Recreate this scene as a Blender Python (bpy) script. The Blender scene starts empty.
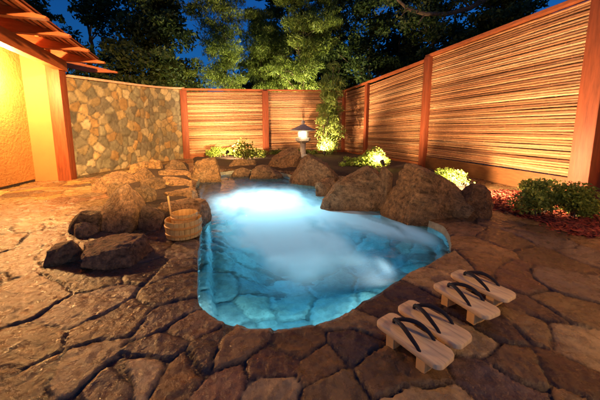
import bpy, math, random
import numpy as np
from mathutils import Vector, Matrix
random.seed(7); RS = np.random.RandomState(11)
S = bpy.context.scene; COL = S.collection; R = math.radians; PI = math.pi

# ---------------------------------------------------------------- camera
F, CY, PITCH = 280.0, 167.0, R(7.93)
cam_d = bpy.data.cameras.new('camera'); cam = bpy.data.objects.new('camera', cam_d); COL.objects.link(cam)
cam.location = (0, 0, 1.0); cam.rotation_euler = (R(90) - PITCH, 0, 0)
cam_d.sensor_width = 36; cam_d.lens = 36 * F / 600; cam_d.shift_y = -33 / 600
cam_d.clip_start = 0.02; cam_d.clip_end = 600
S.camera = cam
# ---------------------------------------------------------------- world: dusk sky
W = bpy.data.worlds.new('World'); S.world = W; W.use_nodes = True
nt = W.node_tree; nt.nodes.clear()
sky = nt.nodes.new('ShaderNodeTexSky'); sky.sky_type = 'NISHITA'; sky.sun_disc = False
sky.sun_elevation = R(1.5); sky.sun_rotation = R(200); sky.ozone_density = 6.0; sky.air_density = 1.0; sky.dust_density = 0.2
bg = nt.nodes.new('ShaderNodeBackground'); bg.inputs['Strength'].default_value = 0.26
wo = nt.nodes.new('ShaderNodeOutputWorld')
nt.links.new(sky.outputs[0], bg.inputs[0]); nt.links.new(bg.outputs[0], wo.inputs[0])
sun_d = bpy.data.lights.new('dusk_sun', 'SUN'); sun_d.energy = 0.03; sun_d.angle = R(20); sun_d.color = (0.45, 0.6, 1.0)
sun = bpy.data.objects.new('dusk_sun', sun_d); COL.objects.link(sun); sun.rotation_euler = (R(40), 0, R(20))
S.view_settings.view_transform = 'Standard'; S.view_settings.look = 'None'
S.view_settings.exposure = 0.32; S.view_settings.gamma = 1.0; S.view_settings.use_curve_mapping = False
S.cycles.max_bounces = 8; S.cycles.diffuse_bounces = 3; S.cycles.glossy_bounces = 3
S.cycles.transmission_bounces = 6; S.cycles.transparent_max_bounces = 12; S.cycles.caustics_reflective = False
S.cycles.caustics_refractive = False; S.cycles.sample_clamp_indirect = 4; S.cycles.use_denoising = True

# ---------------------------------------------------------------- measuring helpers
def ray(px, py):
    a = (px - 300) / F; b = (CY - py) / F; c, s = math.cos(PITCH), math.sin(PITCH)
    return Vector((a, c + b * s, -s + b * c))
def G(px, py, z=0.0):                     # point of height z seen at photograph pixel px, py
    r = ray(px, py); t = (z - 1.0) / r.z; return Vector((r.x * t, r.y * t, z))
def P(px, py, D):                         # point at ground distance D
    r = ray(px, py); t = D / r.y; return Vector((r.x * t, D, 1.0 + r.z * t))

# ---------------------------------------------------------------- object helpers
def tag(o, label=None, cat=None, group=None, kind=None):
    if label: o['label'] = label
    if cat: o['category'] = cat
    if group: o['group'] = group
    if kind: o['kind'] = kind
    return o
def thing(name, label, cat, loc=(0, 0, 0), group=None, rz=0):
    o = bpy.data.objects.new(name, None); COL.objects.link(o); o.location = loc; o.rotation_euler.z = rz
    o.empty_display_size = 0.1
    return tag(o, label, cat, group)
def mesh(name, v, f, mat, parent=None, col=None, smooth=False, attrs=None, loc=None):
    me = bpy.data.meshes.new(name)
    v = np.asarray(v, dtype=np.float32).reshape(-1, 3)
    if isinstance(f, np.ndarray):
        k = f.shape[1]; me.vertices.add(len(v)); me.vertices.foreach_set('co', v.ravel())
        me.loops.add(f.size); me.loops.foreach_set('vertex_index', f.ravel().astype(np.int32))
        me.polygons.add(len(f)); me.polygons.foreach_set('loop_start', np.arange(0, f.size, k, dtype=np.int32))
        me.update(calc_edges=True)
    else:
        me.from_pydata(v.tolist(), [], f); me.update()
    if col is not None:
        a = me.color_attributes.new('Col', 'FLOAT_COLOR', 'POINT')
        c = np.ones((len(v), 4), np.float32); c[:, :3] = np.clip(col, 0, 1); a.data.foreach_set('color', c.ravel())
    for k, arr in (attrs or {}).items():
        a = me.attributes.new(k, 'FLOAT', 'POINT'); a.data.foreach_set('value', np.asarray(arr, np.float32))
    if smooth: me.polygons.foreach_set('use_smooth', np.ones(len(me.polygons), bool))
    me.materials.append(mat)
    o = bpy.data.objects.new(name, me); COL.objects.link(o)
    if parent: o.parent = parent
    if loc is not None: o.location = loc
    return o

class MB:
    def __init__(s): s.v, s.f, s.c = [], [], []
    def add(s, vs, fs, col=(1, 1, 1)):
        n = len(s.v); s.v += [tuple(x) for x in vs]; s.f += [tuple(i + n for i in q) for q in fs]; s.c += [col] * len(vs)
        return s
    def box(s, c, d, rot=None, col=(1, 1, 1), bev=0.0):
        hx, hy, hz = d[0] / 2, d[1] / 2, d[2] / 2
        b = min(bev, hx * .8, hy * .8, hz * .8)
        if b <= 0:
            vs = [Vector((x, y, z)) for x in (-hx, hx) for y in (-hy, hy) for z in (-hz, hz)]
            fs = [(0, 1, 3, 2), (4, 6, 7, 5), (0, 4, 5, 1), (2, 3, 7, 6), (0, 2, 6, 4), (1, 5, 7, 3)]
        else:
            import bmesh
            bm = bmesh.new(); bmesh.ops.create_cube(bm, size=1)
            bmesh.ops.scale(bm, vec=(d[0], d[1], d[2]), verts=bm.verts)
            bmesh.ops.bevel(bm, geom=bm.edges[:], offset=b, segments=2, profile=.6, affect='EDGES')
            bm.verts.index_update(); vs = [v.co.copy() for v in bm.verts]; fs = [tuple(v.index for v in f.verts) for f in bm.faces]; bm.free()
        m = rot if rot is not None else Matrix.Identity(3)
        return s.add([m @ v + Vector(c) for v in vs], fs, col)
    def tube(s, pts, rad, n=8, col=(1, 1, 1), caps=True):
        pts = [Vector(p) for p in pts]; k = len(pts)
        if not hasattr(rad, '__len__'): rad = [rad] * k
        up = Vector((0, 0, 1)); vs = []; fs = []
        for i, p in enumerate(pts):
            t = (pts[min(i + 1, k - 1)] - pts[max(i - 1, 0)]).normalized()
            a = t.cross(up)
            if a.length < .05: a = t.cross(Vector((1, 0, 0)))
            a.normalize(); b = a.cross(t)
            for j in range(n):
                q = 2 * PI * j / n; vs.append(p + (a * math.cos(q) + b * math.sin(q)) * rad[i])
        for i in range(k - 1):
            for j in range(n):
                fs.append((i * n + j, i * n + (j + 1) % n, (i + 1) * n + (j + 1) % n, (i + 1) * n + j))
        if caps: fs += [tuple(range(n))[::-1], tuple((k - 1) * n + j for j in range(n))]
        return s.add(vs, fs, col)
    def lathe(s, prof, n=32, col=(1, 1, 1), c=(0, 0, 0), phase=0):
        vs = []; fs = []; k = len(prof)
        for r, z in prof:
            for j in range(n): q = 2 * PI * j / n + phase; vs.append(Vector((r * math.cos(q), r * math.sin(q), z)) + Vector(c))
        for i in range(k - 1):
            for j in range(n): fs.append((i * n + j, i * n + (j + 1) % n, (i + 1) * n + (j + 1) % n, (i + 1) * n + j))
        fs += [tuple(range(n))[::-1], tuple((k - 1) * n + j for j in range(n))]
        return s.add(vs, fs, col)
    def build(s, name, mat, parent=None, smooth=False):
        o = mesh(name, s.v, s.f, mat, parent, col=np.array(s.c), smooth=False)
        if smooth:
            o.data.polygons.foreach_set('use_smooth', np.ones(len(o.data.polygons), bool)); o.data.set_sharp_from_angle(angle=R(38))
        return o

# ---------------------------------------------------------------- noise
def _h(ix, iy, iz, s):
    n = (ix.astype(np.int64) * 374761393 + iy.astype(np.int64) * 668265263 + iz.astype(np.int64) * 2147483647 + s * 1274126177) & 0xffffffff
    n = ((n ^ (n >> 13)) * 1274126177) & 0xffffffff
    n = (n ^ (n >> 16)) & 0xffffffff
    return n / 4294967295.0
def noise(x, y, z=None, s=0):
    if z is None: z = np.zeros_like(x)
    ix, iy, iz = np.floor(x), np.floor(y), np.floor(z); fx, fy, fz = x - ix, y - iy, z - iz
    ux, uy, uz = [t * t * (3 - 2 * t) for t in (fx, fy, fz)]; r = 0
    for dx in (0, 1):
        for dy in (0, 1):
            for dz in (0, 1):
                w = (ux if dx else 1 - ux) * (uy if dy else 1 - uy) * (uz if dz else 1 - uz)
                r = r + w * _h(ix + dx, iy + dy, iz + dz, s)
    return r * 2 - 1
def fbm(x, y, z=None, o=4, s=0):
    r, a, t = 0, 1.0, 0
    for i in range(o):
        r = r + a * noise(x * 2 ** i + 17.3 * i, y * 2 ** i - 9.1 * i, None if z is None else z * 2 ** i, s + i); t += a; a *= .5
    return r / t
def sm(x, a, b): t = np.clip((x - a) / (b - a), 0, 1); return t * t * (3 - 2 * t)
def voronoi_a(x, y, seeds, th, an, chunk=15000):       # cells stretched along th by an
    i1 = np.zeros(len(x), np.int32); e = np.zeros(len(x), np.float32); c, s_ = np.cos(th)[None], np.sin(th)[None]; an = an[None]
    for k in range(0, len(x), chunk):
        dx = x[k:k + chunk, None] - seeds[None, :, 0]; dy = y[k:k + chunk, None] - seeds[None, :, 1]
        d = ((dx * c + dy * s_) / an) ** 2 + ((-dx * s_ + dy * c) * an) ** 2
        a = np.argpartition(d, 1, axis=1)[:, :2]; da = np.take_along_axis(d, a, 1); sw = da[:, 0] > da[:, 1]; a[sw] = a[sw][:, ::-1]; da = np.sqrt(np.sort(da, 1))
        i1[k:k + chunk] = a[:, 0]; e[k:k + chunk] = (da[:, 1] - da[:, 0]) / 2
    return i1, e
def voronoi(x, y, seeds, chunk=20000):
    i1 = np.zeros(len(x), np.int32); e = np.zeros(len(x), np.float32); S2 = seeds
    for k in range(0, len(x), chunk):
        px, py = x[k:k + chunk, None], y[k:k + chunk, None]
        d = (px - S2[None, :, 0]) ** 2 + (py - S2[None, :, 1]) ** 2
        a = np.argpartition(d, 3, axis=1)[:, :4]
        da = np.take_along_axis(d, a, 1); o = np.argsort(da, 1); a = np.take_along_axis(a, o, 1); da = np.take_along_axis(da, o, 1)
        p0 = S2[a[:, 0]]; best = np.full(len(a), 9e9)
        for j in (1, 2, 3):
            L = np.hypot(*(S2[a[:, j]] - p0).T) + 1e-6
            best = np.minimum(best, (da[:, j] - da[:, 0]) / (2 * L))
        i1[k:k + chunk] = a[:, 0]; e[k:k + chunk] = best
    return i1, e

# ---------------------------------------------------------------- materials
def pmat(name, col=(.8, .8, .8), rough=.6, attr=True, noise_amt=.25, noise_scale=8., stretch=(1, 1, 1), bump=.2, bump_scale=40., bump_dist=.01,
         spec=.5, speck=None, coat=0.0, translucent=0.0, rough_var=0.0, coords='Object'):
    m = bpy.data.materials.new(name); m.use_nodes = True; n = m.node_tree.nodes; l = m.node_tree.links
    b = n['Principled BSDF']; out = n['Material Output']
    tc = n.new('ShaderNodeTexCoord'); mp = n.new('ShaderNodeMapping'); mp.inputs['Scale'].default_value = stretch
    l.new(tc.outputs[coords], mp.inputs[0])
    base = n.new('ShaderNodeRGB'); base.outputs[0].default_value = (*col, 1); cur = base.outputs[0]
    if attr:
        at = n.new('ShaderNodeAttribute'); at.attribute_name = 'Col'
        mx = n.new('ShaderNodeMix'); mx.data_type = 'RGBA'; mx.blend_type = 'MULTIPLY'; mx.inputs[0].default_value = 1
        l.new(cur, mx.inputs[6]); l.new(at.outputs['Color'], mx.inputs[7]); cur = mx.outputs[2]
    nz = n.new('ShaderNodeTexNoise'); nz.inputs['Scale'].default_value = noise_scale; nz.inputs['Detail'].default_value = 6; nz.inputs['Roughness'].default_value = .65
    l.new(mp.outputs[0], nz.inputs['Vector'])
    if noise_amt:
        mr = n.new('ShaderNodeMapRange'); mr.inputs[1].default_value = .3; mr.inputs[2].default_value = .7
        mr.inputs[3].default_value = 1 - noise_amt; mr.inputs[4].default_value = 1 + noise_amt
        l.new(nz.outputs[0], mr.inputs[0])
        vm = n.new('ShaderNodeVectorMath'); vm.operation = 'SCALE'; l.new(cur, vm.inputs[0]); l.new(mr.outputs[0], vm.inputs['Scale']); cur = vm.outputs[0]
    if speck:
        n2 = n.new('ShaderNodeTexNoise'); n2.inputs['Scale'].default_value = speck[0]; n2.inputs['Detail'].default_value = 3
        l.new(mp.outputs[0], n2.inputs['Vector']); r2 = n.new('ShaderNodeMapRange'); r2.inputs[1].default_value = speck[1]; r2.inputs[2].default_value = speck[1] + .08
        l.new(n2.outputs[0], r2.inputs[0]); m2 = n.new('ShaderNodeMix'); m2.data_type = 'RGBA'
        l.new(r2.outputs[0], m2.inputs[0]); l.new(cur, m2.inputs[6]); m2.inputs[7].default_value = (*speck[2], 1); cur = m2.outputs[2]
    l.new(cur, b.inputs['Base Color']); b.inputs['Roughness'].default_value = rough
    b.inputs['Specular IOR Level'].default_value = spec; b.inputs['Coat Weight'].default_value = coat; b.inputs['Coat Roughness'].default_value = .25
    if rough_var:
        rr = n.new('ShaderNodeMapRange'); rr.inputs[1].default_value = .35; rr.inputs[2].default_value = .65
        rr.inputs[3].default_value = max(rough - rough_var, .05); rr.inputs[4].default_value = min(rough + rough_var, 1); l.new(nz.outputs[0], rr.inputs[0]); l.new(rr.outputs[0], b.inputs['Roughness'])
    if bump:
        n3 = n.new('ShaderNodeTexNoise'); n3.inputs['Scale'].default_value = bump_scale; n3.inputs['Detail'].default_value = 8; n3.inputs['Roughness'].default_value = .6
        l.new(mp.outputs[0], n3.inputs['Vector']); bp = n.new('ShaderNodeBump'); bp.inputs['Strength'].default_value = bump; bp.inputs['Distance'].default_value = bump_dist
        l.new(n3.outputs[0], bp.inputs['Height']); l.new(bp.outputs[0], b.inputs['Normal'])
    if translucent:
        t = n.new('ShaderNodeBsdfTranslucent'); l.new(cur, t.inputs[0]); ms = n.new('ShaderNodeMixShader'); ms.inputs[0].default_value = translucent
        l.new(b.outputs[0], ms.inputs[1]); l.new(t.outputs[0], ms.inputs[2]); l.new(ms.outputs[0], out.inputs[0])
    return m
def emat(name, col, st):
    m = bpy.data.materials.new(name); m.use_nodes = True; n = m.node_tree.nodes; n.clear()
    e = n.new('ShaderNodeEmission'); e.inputs[0].default_value = (*col, 1); e.inputs[1].default_value = st
    o = n.new('ShaderNodeOutputMaterial'); m.node_tree.links.new(e.outputs[0], o.inputs[0]); return m

M_pave = pmat('flagstone', rough=.30, rough_var=.16, noise_amt=.45, noise_scale=16, bump=.9, bump_scale=26, bump_dist=.014, speck=(220, .68, (.3, .22, .13)))
M_wallstone = pmat('masonry', rough=.75, noise_amt=.3, noise_scale=9, bump=.5, bump_scale=30, bump_dist=.02)
M_rock = pmat('boulder_stone', rough=.7, noise_amt=.7, noise_scale=26, bump=1.0, bump_scale=60, bump_dist=.07, speck=(90, .60, (.40, .30, .18)))
M_soil = pmat('soil', (.05, .03, .018), .95, noise_amt=.5, noise_scale=20, bump=1, bump_scale=50, bump_dist=.03)
M_plaster = pmat('plaster', (.42, .20, .05), .9, noise_amt=.12, noise_scale=3, bump=.8, bump_scale=22, bump_dist=.02)
M_trim = pmat('smooth_plaster', (.36, .16, .045), .8, noise_amt=.08, noise_scale=3, bump=.1)
M_wood = pmat('redwood', (.22, .055, .02), .55, noise_amt=.35, noise_scale=5, stretch=(6, 6, .6), bump=.3, bump_scale=12, spec=.3)
M_woodh = pmat('redwood_beam', (.34, .10, .035), .6, noise_amt=.3, noise_scale=6, stretch=(1, 1, 5), bump=.3, bump_scale=14, spec=.3)
M_bamboo = pmat('bamboo', (1, 1, 1), .5, noise_amt=.3, noise_scale=7, stretch=(2, 2, 10), bump=.15, bump_scale=30, spec=.3)
M_bark = pmat('bark', (.10, .07, .045), .9, noise_amt=.4, noise_scale=8, stretch=(3, 3, .6), bump=1, bump_scale=14, bump_dist=.04)
M_leaf = pmat('leaf', (1, 1, 1), .55, noise_amt=.2, noise_scale=3, bump=0, spec=.3, translucent=.35)
M_mulch = pmat('mulch', (1, 1, 1), .8, noise_amt=.4, noise_scale=12, bump=.3)
M_cedar = pmat('cedar', (.95, .60, .19), .45, noise_amt=.18, noise_scale=9, stretch=(9, 9, 1), bump=.12, bump_scale=30, spec=.4)
M_geta = pmat('paulownia', (.92, .66, .33), .5, noise_amt=.3, noise_scale=5, stretch=(1, 14, 1), bump=.12, bump_scale=22, bump_dist=.004, spec=.35)
M_strap = pmat('strap_cloth', (.012, .012, .02), .8, noise_amt=.2, bump=.5, bump_scale=200, bump_dist=.003)
M_lantern = pmat('lantern_stone', (.34, .31, .28), .85, noise_amt=.25, noise_scale=20, bump=.4, bump_scale=60)
M_black = pmat('lamp_metal', (.02, .02, .02), .4, noise_amt=.1, bump=0)
M_basin = pmat('basin_stone', rough=.6, noise_amt=.4, noise_scale=14, bump=.8, bump_scale=20)
M_glow = emat('lamp_glow', (1, .72, .34), 14.0)
M_glow2 = emat('lantern_glow', (1, .80, .48), 9.0)

# ---------------------------------------------------------------- pool outline
near = [(200, 232), (198, 262), (197, 290), (206, 312), (235, 324), (275, 327), (320, 321), (345, 311), (370, 297), (400, 278), (432, 260), (451, 247)]
far = [(443, 234), (415, 222), (385, 209), (350, 196), (325, 187), (300, 180), (268, 174), (232, 174), (205, 179), (196, 190), (199, 208)]
WZ = -0.09
ctrl = np.array([G(x, y, 0)[:2] for x, y in near] + [G(x, y, WZ)[:2] for x, y in far])
def catmull(c, k):
    n = len(c); out = []
    for i in range(n):
        p0, p1, p2, p3 = c[i - 1], c[i], c[(i + 1) % n], c[(i + 2) % n]
        for j in range(k):
            t = j / k; out.append(.5 * (2 * p1 + (p2 - p0) * t + (2 * p0 - 5 * p1 + 4 * p2 - p3) * t * t + (3 * p1 - p0 - 3 * p2 + p3) * t ** 3))
    return np.array(out)
OUT = catmull(ctrl, 12)
OUT = OUT + np.stack([fbm(OUT[:, 0] * 5, OUT[:, 1] * 5, s=3), fbm(OUT[:, 0] * 5, OUT[:, 1] * 5, s=8)], 1) * .018
def pool_sd(x, y, chunk=30000):           # signed distance (inside negative) and nearest outline point
    A = OUT; B = np.roll(OUT, -1, 0); d = B - A; L2 = (d ** 2).sum(1); sd = np.empty(len(x)); q = np.empty((len(x), 2))
    for k in range(0, len(x), chunk):
        p = np.stack([x[k:k + chunk], y[k:k + chunk]], 1)[:, None]; w = p - A[None]
        t = np.clip((w * d).sum(2) / L2, 0, 1); c = A[None] + t[..., None] * d; r = ((p - c) ** 2).sum(2); i = r.argmin(1)
        q[k:k + chunk] = c[np.arange(len(i)), i]; dist = np.sqrt(r.min(1))
        yy = p[:, 0, 1][:, None]; xx = p[:, 0, 0][:, None]
        cr = ((A[:, 1] > yy) != (B[:, 1] > yy)); xi = A[:, 0] + (yy - A[:, 1]) / np.where(B[:, 1] == A[:, 1], 1e-9, B[:, 1] - A[:, 1]) * d[:, 0]
        ins = ((cr & (xx < xi)).sum(1) % 2) == 1
        sd[k:k + chunk] = np.where(ins, -dist, dist)
    return sd, q

# ---------------------------------------------------------------- paving (setting)
mseeds = [(15, 257), (25, 300), (95, 277), (92, 304), (112, 322), (20, 352), (28, 385), (75, 366), (140, 375), (165, 345),
          (172, 290), (168, 315), (145, 268), (142, 252), (170, 268), (184, 252), (180, 371), (117, 388), (228, 346), (226, 382), (275, 362), (275, 385),
          (318, 358), (352, 340), (395, 372), (330, 395), (378, 300), (352, 318), (398, 288), (420, 275), (450, 262), (490, 262), (520, 277), (535, 308), (570, 282), (567, 310), (575, 342),
          (515, 362), (500, 385), (582, 378), (470, 340), (540, 328), (550, 255), (582, 255), (497, 322), (475, 245), (510, 240), (540, 240), (188, 330), (205, 350), (300, 345)]
seeds = [tuple(G(x, y)[:2]) for x, y in mseeds]
def near_ok(p, r): return all((p[0] - q[0]) ** 2 + (p[1] - q[1]) ** 2 > r * r for q in seeds)
for _ in range(9000):
    p = (random.uniform(-8, 7), random.uniform(-1.8, 12.5))
    if near_ok(p, random.choice((.46, .52)) if 0.9 < p[1] < 2.1 and abs(p[0]) < 2.2 else random.choice((.17, .27, .36, .45))): seeds.append(p)
SEED = np.array(seeds); NS = len(SEED)
axs = lambda segs: np.concatenate([np.arange(a, b, s) for a, b, s in segs])
gx = axs([(-7.5, -2.7, .035), (-2.7, 2.9, .011), (2.9, 5.5, .035)]); gy = axs([(-1.5, .55, .05), (.55, 3.0, .011), (3.0, 5.5, .022), (5.5, 12.4, .05)])
def stone_height(x, y):
    wx = x + fbm(x * 3.2, y * 3.2, s=1, o=3) * .05; wy = y + fbm(x * 3.2, y * 3.2, s=5, o=3) * .05
    rr_ = np.random.RandomState(8); i, e = voronoi_a(wx, wy, SEED, rr_.uniform(0, PI, NS), rr_.uniform(1.0, 1.28, NS))
    e = e + fbm(x * 14, y * 14, s=9, o=4) * .010
    rng = np.random.RandomState(5); tx, ty = rng.uniform(-.011, .011, (2, NS)); off = rng.uniform(-.004, .005, NS); gap = rng.uniform(.0025, .0075, NS)
    r = np.maximum(np.hypot(x, y), .6)
    prof = sm(e, gap[i] * .5, gap[i] + .005)
    th = rng.uniform(0, PI, NS)[i]
    u = x * np.cos(th) + y * np.sin(th); v = -x * np.sin(th) + y * np.cos(th)
    lay = fbm(u * 3.5, v * 8, s=20, o=4); q = lay * 5; lay = (np.floor(q) + sm(q - np.floor(q), .25, .75)) / 5      # cleft slate layers
    rel = fbm(u * 22, v * 48, s=31, o=4)
    ridg = 1 - np.abs(fbm(u * 5, v * 11, s=51, o=3)) * 2
    z = off[i] + (x - SEED[i, 0]) * tx[i] + (y - SEED[i, 1]) * ty[i] + lay * .012 + rel * .006 + ridg * .0025
    z = z * prof - .010 * (1 - prof)
    return z, i, e, prof, lay
X, Y = np.meshgrid(gx, gy); x, y = X.ravel().copy(), Y.ravel().copy()
sd, q = pool_sd(x, y)
thr = np.where(y < 5.4, .027, .058); snap = (sd < 0) & (sd > -thr)
x[snap], y[snap] = q[snap, 0], q[snap, 1]
z, ci, ce, prof, lay = stone_height(x, y)
z -= .012 * (1 - sm(sd, 0, .03)) * (sd > -.03)
rng = np.random.RandomState(3)
pal = np.array([(.30, .18, .07), (.22, .13, .055), (.40, .26, .10), (.20, .14, .08), (.27, .14, .065), (.46, .32, .14), (.16, .105, .065), (.34, .19, .06)])
sc = pal[rng.randint(0, len(pal), NS)] * rng.uniform(.5, 1.5, (NS, 1))
c = sc[ci] * (1 + .35 * fbm(x * 6, y * 6, s=40)[:, None]) * (1 + .25 * lay[:, None])
rust = .7 * sm(fbm(x * 4, y * 4, s=77), .15, .6)[:, None]; c = c * (1 - .5 * rust) + np.array((.24, .10, .035)) * .5 * rust
c = c * prof[:, None] + np.array((.05, .036, .024)) * (1 - prof[:, None])
nx, ny = len(gx), len(gy); I = (np.arange(ny - 1)[:, None] * nx + np.arange(nx - 1)[None]).ravel()
fc = np.stack([I, I + 1, I + nx + 1, I + nx], 1)
inside = ((sd <= -thr)[fc].any(1)) | ((sd <= 0)[fc].all(1))
fc = fc[~inside]
pav = mesh('paving', np.stack([x, y, z], 1), fc, M_pave, col=c, smooth=True); tag(pav, kind='structure')
# ground sheet round the paving, reaching the horizon
g = MB()
for a in ((-300, -300, 300, -1.5), (-300, 12.32, 300, 300), (-300, -1.5, -7.5, 12.32), (5.46, -1.5, 300, 12.32)):
    g.add([(a[0], a[1], -.03), (a[2], a[1], -.03), (a[2], a[3], -.03), (a[0], a[3], -.03)], [(0, 1, 2, 3)])
tag(g.build('ground', M_soil), kind='structure')

# ---------------------------------------------------------------- pool basin
pool = thing('plunge_pool', 'free-form stone hot pool basin lined with flagstones under steaming blue water', 'pool', (0, 0, 0))
oz, *_ = stone_height(OUT[:, 0].copy(), OUT[:, 1].copy()); n = len(OUT)
cen = OUT.mean(0); dirs = OUT - cen; dirs /= np.hypot(*dirs.T)[:, None]
rings = []
for k, (zz, inn) in enumerate([(None, 0), (-.05, .0), (-.10, .004), (-.20, .010), (-.35, .0), (-.6, .0), (-1.1, .0)]):
    p = OUT - dirs * inn + (fbm(OUT * 0 + OUT * 9 + k, OUT[:, ::-1] * 4 + k) * .003 if k else 0)
    rings.append(np.concatenate([p, (oz - .013 if zz is None else np.full(n, zz))[:, None]], 1))
V = np.concatenate(rings); j = np.arange(n); FC = np.concatenate([np.stack([k * n + j, k * n + (j + 1) % n, (k + 1) * n + (j + 1) % n, (k + 1) * n + j], 1) for k in range(6)])
stc = np.array((.34, .38, .33)) * (1 + .3 * fbm(V[:, 0] * 6 + V[:, 2] * 9, V[:, 1] * 6, s=4)[:, None])
mesh('pool_wall', V, FC, M_basin, pool, col=stc, smooth=True)
bx = np.arange(OUT[:, 0].min() - .05, OUT[:, 0].max() + .05, .02); by = np.arange(OUT[:, 1].min() - .05, OUT[:, 1].max() + .05, .025)
X, Y = np.meshgrid(bx, by); x, y = X.ravel().copy(), Y.ravel().copy(); sd, q = pool_sd(x, y); s2 = sd + .02 * fbm(x * 3, y * 3, s=6)
so = (sd > 0) & (sd < .034); x[so], y[so] = q[so, 0], q[so, 1]
bs = np.array([(RS.uniform(bx[0], bx[-1]), RS.uniform(by[0], by[-1])) for _ in range(170)])
bi, be = voronoi(x + fbm(x * 4, y * 4, s=2) * .04, y + fbm(x * 4, y * 4, s=3) * .04, bs)
bp = sm(be, .004, .022)
ledge = sm(-s2, .07, .11); bench = sm(-s2, .12, .75) 
z = -.27 - .03 * sm(-s2, 0, .1) - .22 * ledge - .14 * bench - .42 * sm(y, 1.9, 2.8) * bench + bp * .02 + .012 * fbm(x * 9, y * 9)
bc = .62 * np.array([(.30, .36, .32), (.38, .42, .36), (.22, .28, .27), (.42, .43, .34), (.27, .30, .26)])[RS.randint(0, 5, 170)][bi] * (1 + .3 * fbm(x * 8, y * 8, s=12)[:, None]) * (.65 + .35 * bp[:, None]) * (1.1 - .15 * ledge[:, None])
nx, ny = len(bx), len(by); I = (np.arange(ny - 1)[:, None] * nx + np.arange(nx - 1)[None]).ravel(); fc = np.stack([I, I + 1, I + nx + 1, I + nx], 1)
fc = fc[(sd < .034)[fc].all(1) & (sd < 0)[fc].any(1)]
mesh('pool_floor', np.stack([x, y, z], 1), fc, M_basin, pool, col=bc, smooth=True)

# water: closed body whose top is the rippled surface, foam and bubbles as a per-vertex amount
sx, sy = np.meshgrid(np.arange(OUT[:, 0].min() - .05, OUT[:, 0].max() + .06, .03), np.arange(OUT[:, 1].min() - .05, OUT[:, 1].max() + .06, .03))
nx = sx.shape[1]; ny = sx.shape[0]; x, y = sx.ravel().copy(), sy.ravel().copy(); sd, q = pool_sd(x, y)
m = (sd > 0) & (sd < .044); x[m], y[m] = q[m, 0], q[m, 1]
def blob(px, py, rx, ry, pw=1.0, ang=0):      # rx, ry in metres
    c0 = G(px, py, WZ); dx, dy = x - c0.x, y - c0.y; a = R(ang)
    u, v = dx * math.cos(a) + dy * math.sin(a), -dx * math.sin(a) + dy * math.cos(a)
    return pw * np.exp(-((u / rx) ** 2 + (v / ry) ** 2))
foam = (blob(262, 196, .55, .75, 1.3) + blob(240, 200, .5, .8, .5) + blob(296, 205, .55, .7, .75) + blob(286, 226, .46, .95, 1.0, 14) + blob(298, 262, .20, .42, .6, 12) + blob(240, 226, .2, .6, .45, 8)
        + blob(400, 232, .22, .75, 1.15, 40) + blob(355, 215, .34, .7, .85, 34) + blob(384, 264, .05, .13, .4, 5) + blob(338, 242, .16, .5, .35, 25))  # the slimmest blob is just a small pale upright patch
xr, yr = x * .97 + y * .25, y * .97 - x * .25; sw = fbm(xr * 3.4 + .7 * fbm(x * 1.5, y * 1.5, s=4), yr * 1.0 + .6 * fbm(x * 1.2, y, s=8), s=60, o=4)
foam = sm(foam * 1.1 * (.9 + .9 * sw), -.08, 1.15) * sm(y, 1.55, 2.3) * sm(-sd, -.02, .25)
rip = fbm(x * 3 + sw, y * 5 + sw, s=70, o=3) * .006
nv = len(x); I = (np.arange(ny - 1)[:, None] * nx + np.arange(nx - 1)[None]).ravel(); fc = np.stack([I, I + 1, I + nx + 1, I + nx], 1)
fc = fc[(sd < .044)[fc].all(1) & (sd < 0)[fc].any(1)]
Vt = np.stack([x, y, np.full(nv, WZ) + rip], 1); Vb = np.stack([x, y, np.full(nv, -1.3)], 1)
e = np.concatenate([fc[:, [0, 1]], fc[:, [1, 2]], fc[:, [2, 3]], fc[:, [3, 0]]]); keys = e[:, 0].astype(np.int64) * nv + e[:, 1]; rk = e[:, 1].astype(np.int64) * nv + e[:, 0]
be_ = e[~np.isin(keys, rk)]
side = np.stack([be_[:, 1], be_[:, 0], be_[:, 0] + nv, be_[:, 1] + nv], 1)
FW = np.concatenate([fc, fc[:, ::-1] + nv, side])
Mw = bpy.data.materials.new('pool_water'); Mw.use_nodes = True; n_ = Mw.node_tree.nodes; l_ = Mw.node_tree.links; n_.clear()
out = n_.new('ShaderNodeOutputMaterial'); gl = n_.new('ShaderNodeBsdfGlass'); gl.inputs['IOR'].default_value = 1.33; gl.inputs['Roughness'].default_value = .04; gl.inputs['Color'].default_value = (.9, .97, 1, 1)
tl = n_.new('ShaderNodeBsdfTranslucent'); tl.inputs[0].default_value = (1, .97, .96, 1); df = n_.new('ShaderNodeBsdfDiffuse'); df.inputs[0].default_value = (.85, .9, .95, 1)
m1 = n_.new('ShaderNodeMixShader'); m1.inputs[0].default_value = .62; l_.new(df.outputs[0], m1.inputs[1]); l_.new(tl.outputs[0], m1.inputs[2])
at = n_.new('ShaderNodeAttribute'); at.attribute_name = 'foam'; m2 = n_.new('ShaderNodeMixShader')
l_.new(at.outputs['Fac'], m2.inputs[0]); l_.new(gl.outputs[0], m2.inputs[1]); l_.new(m1.outputs[0], m2.inputs[2]); l_.new(m2.outputs[0], out.inputs[0])
nz = n_.new('ShaderNodeTexNoise'); nz.inputs['Scale'].default_value = 5; nz.inputs['Detail'].default_value = 3; bpn = n_.new('ShaderNodeBump'); bpn.inputs['Strength'].default_value = .6; bpn.inputs['Distance'].default_value = .02
tcn = n_.new('ShaderNodeTexCoord'); l_.new(tcn.outputs['Object'], nz.inputs[0]); l_.new(nz.outputs[0], bpn.inputs['Height']); l_.new(bpn.outputs[0], gl.inputs['Normal'])
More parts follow.
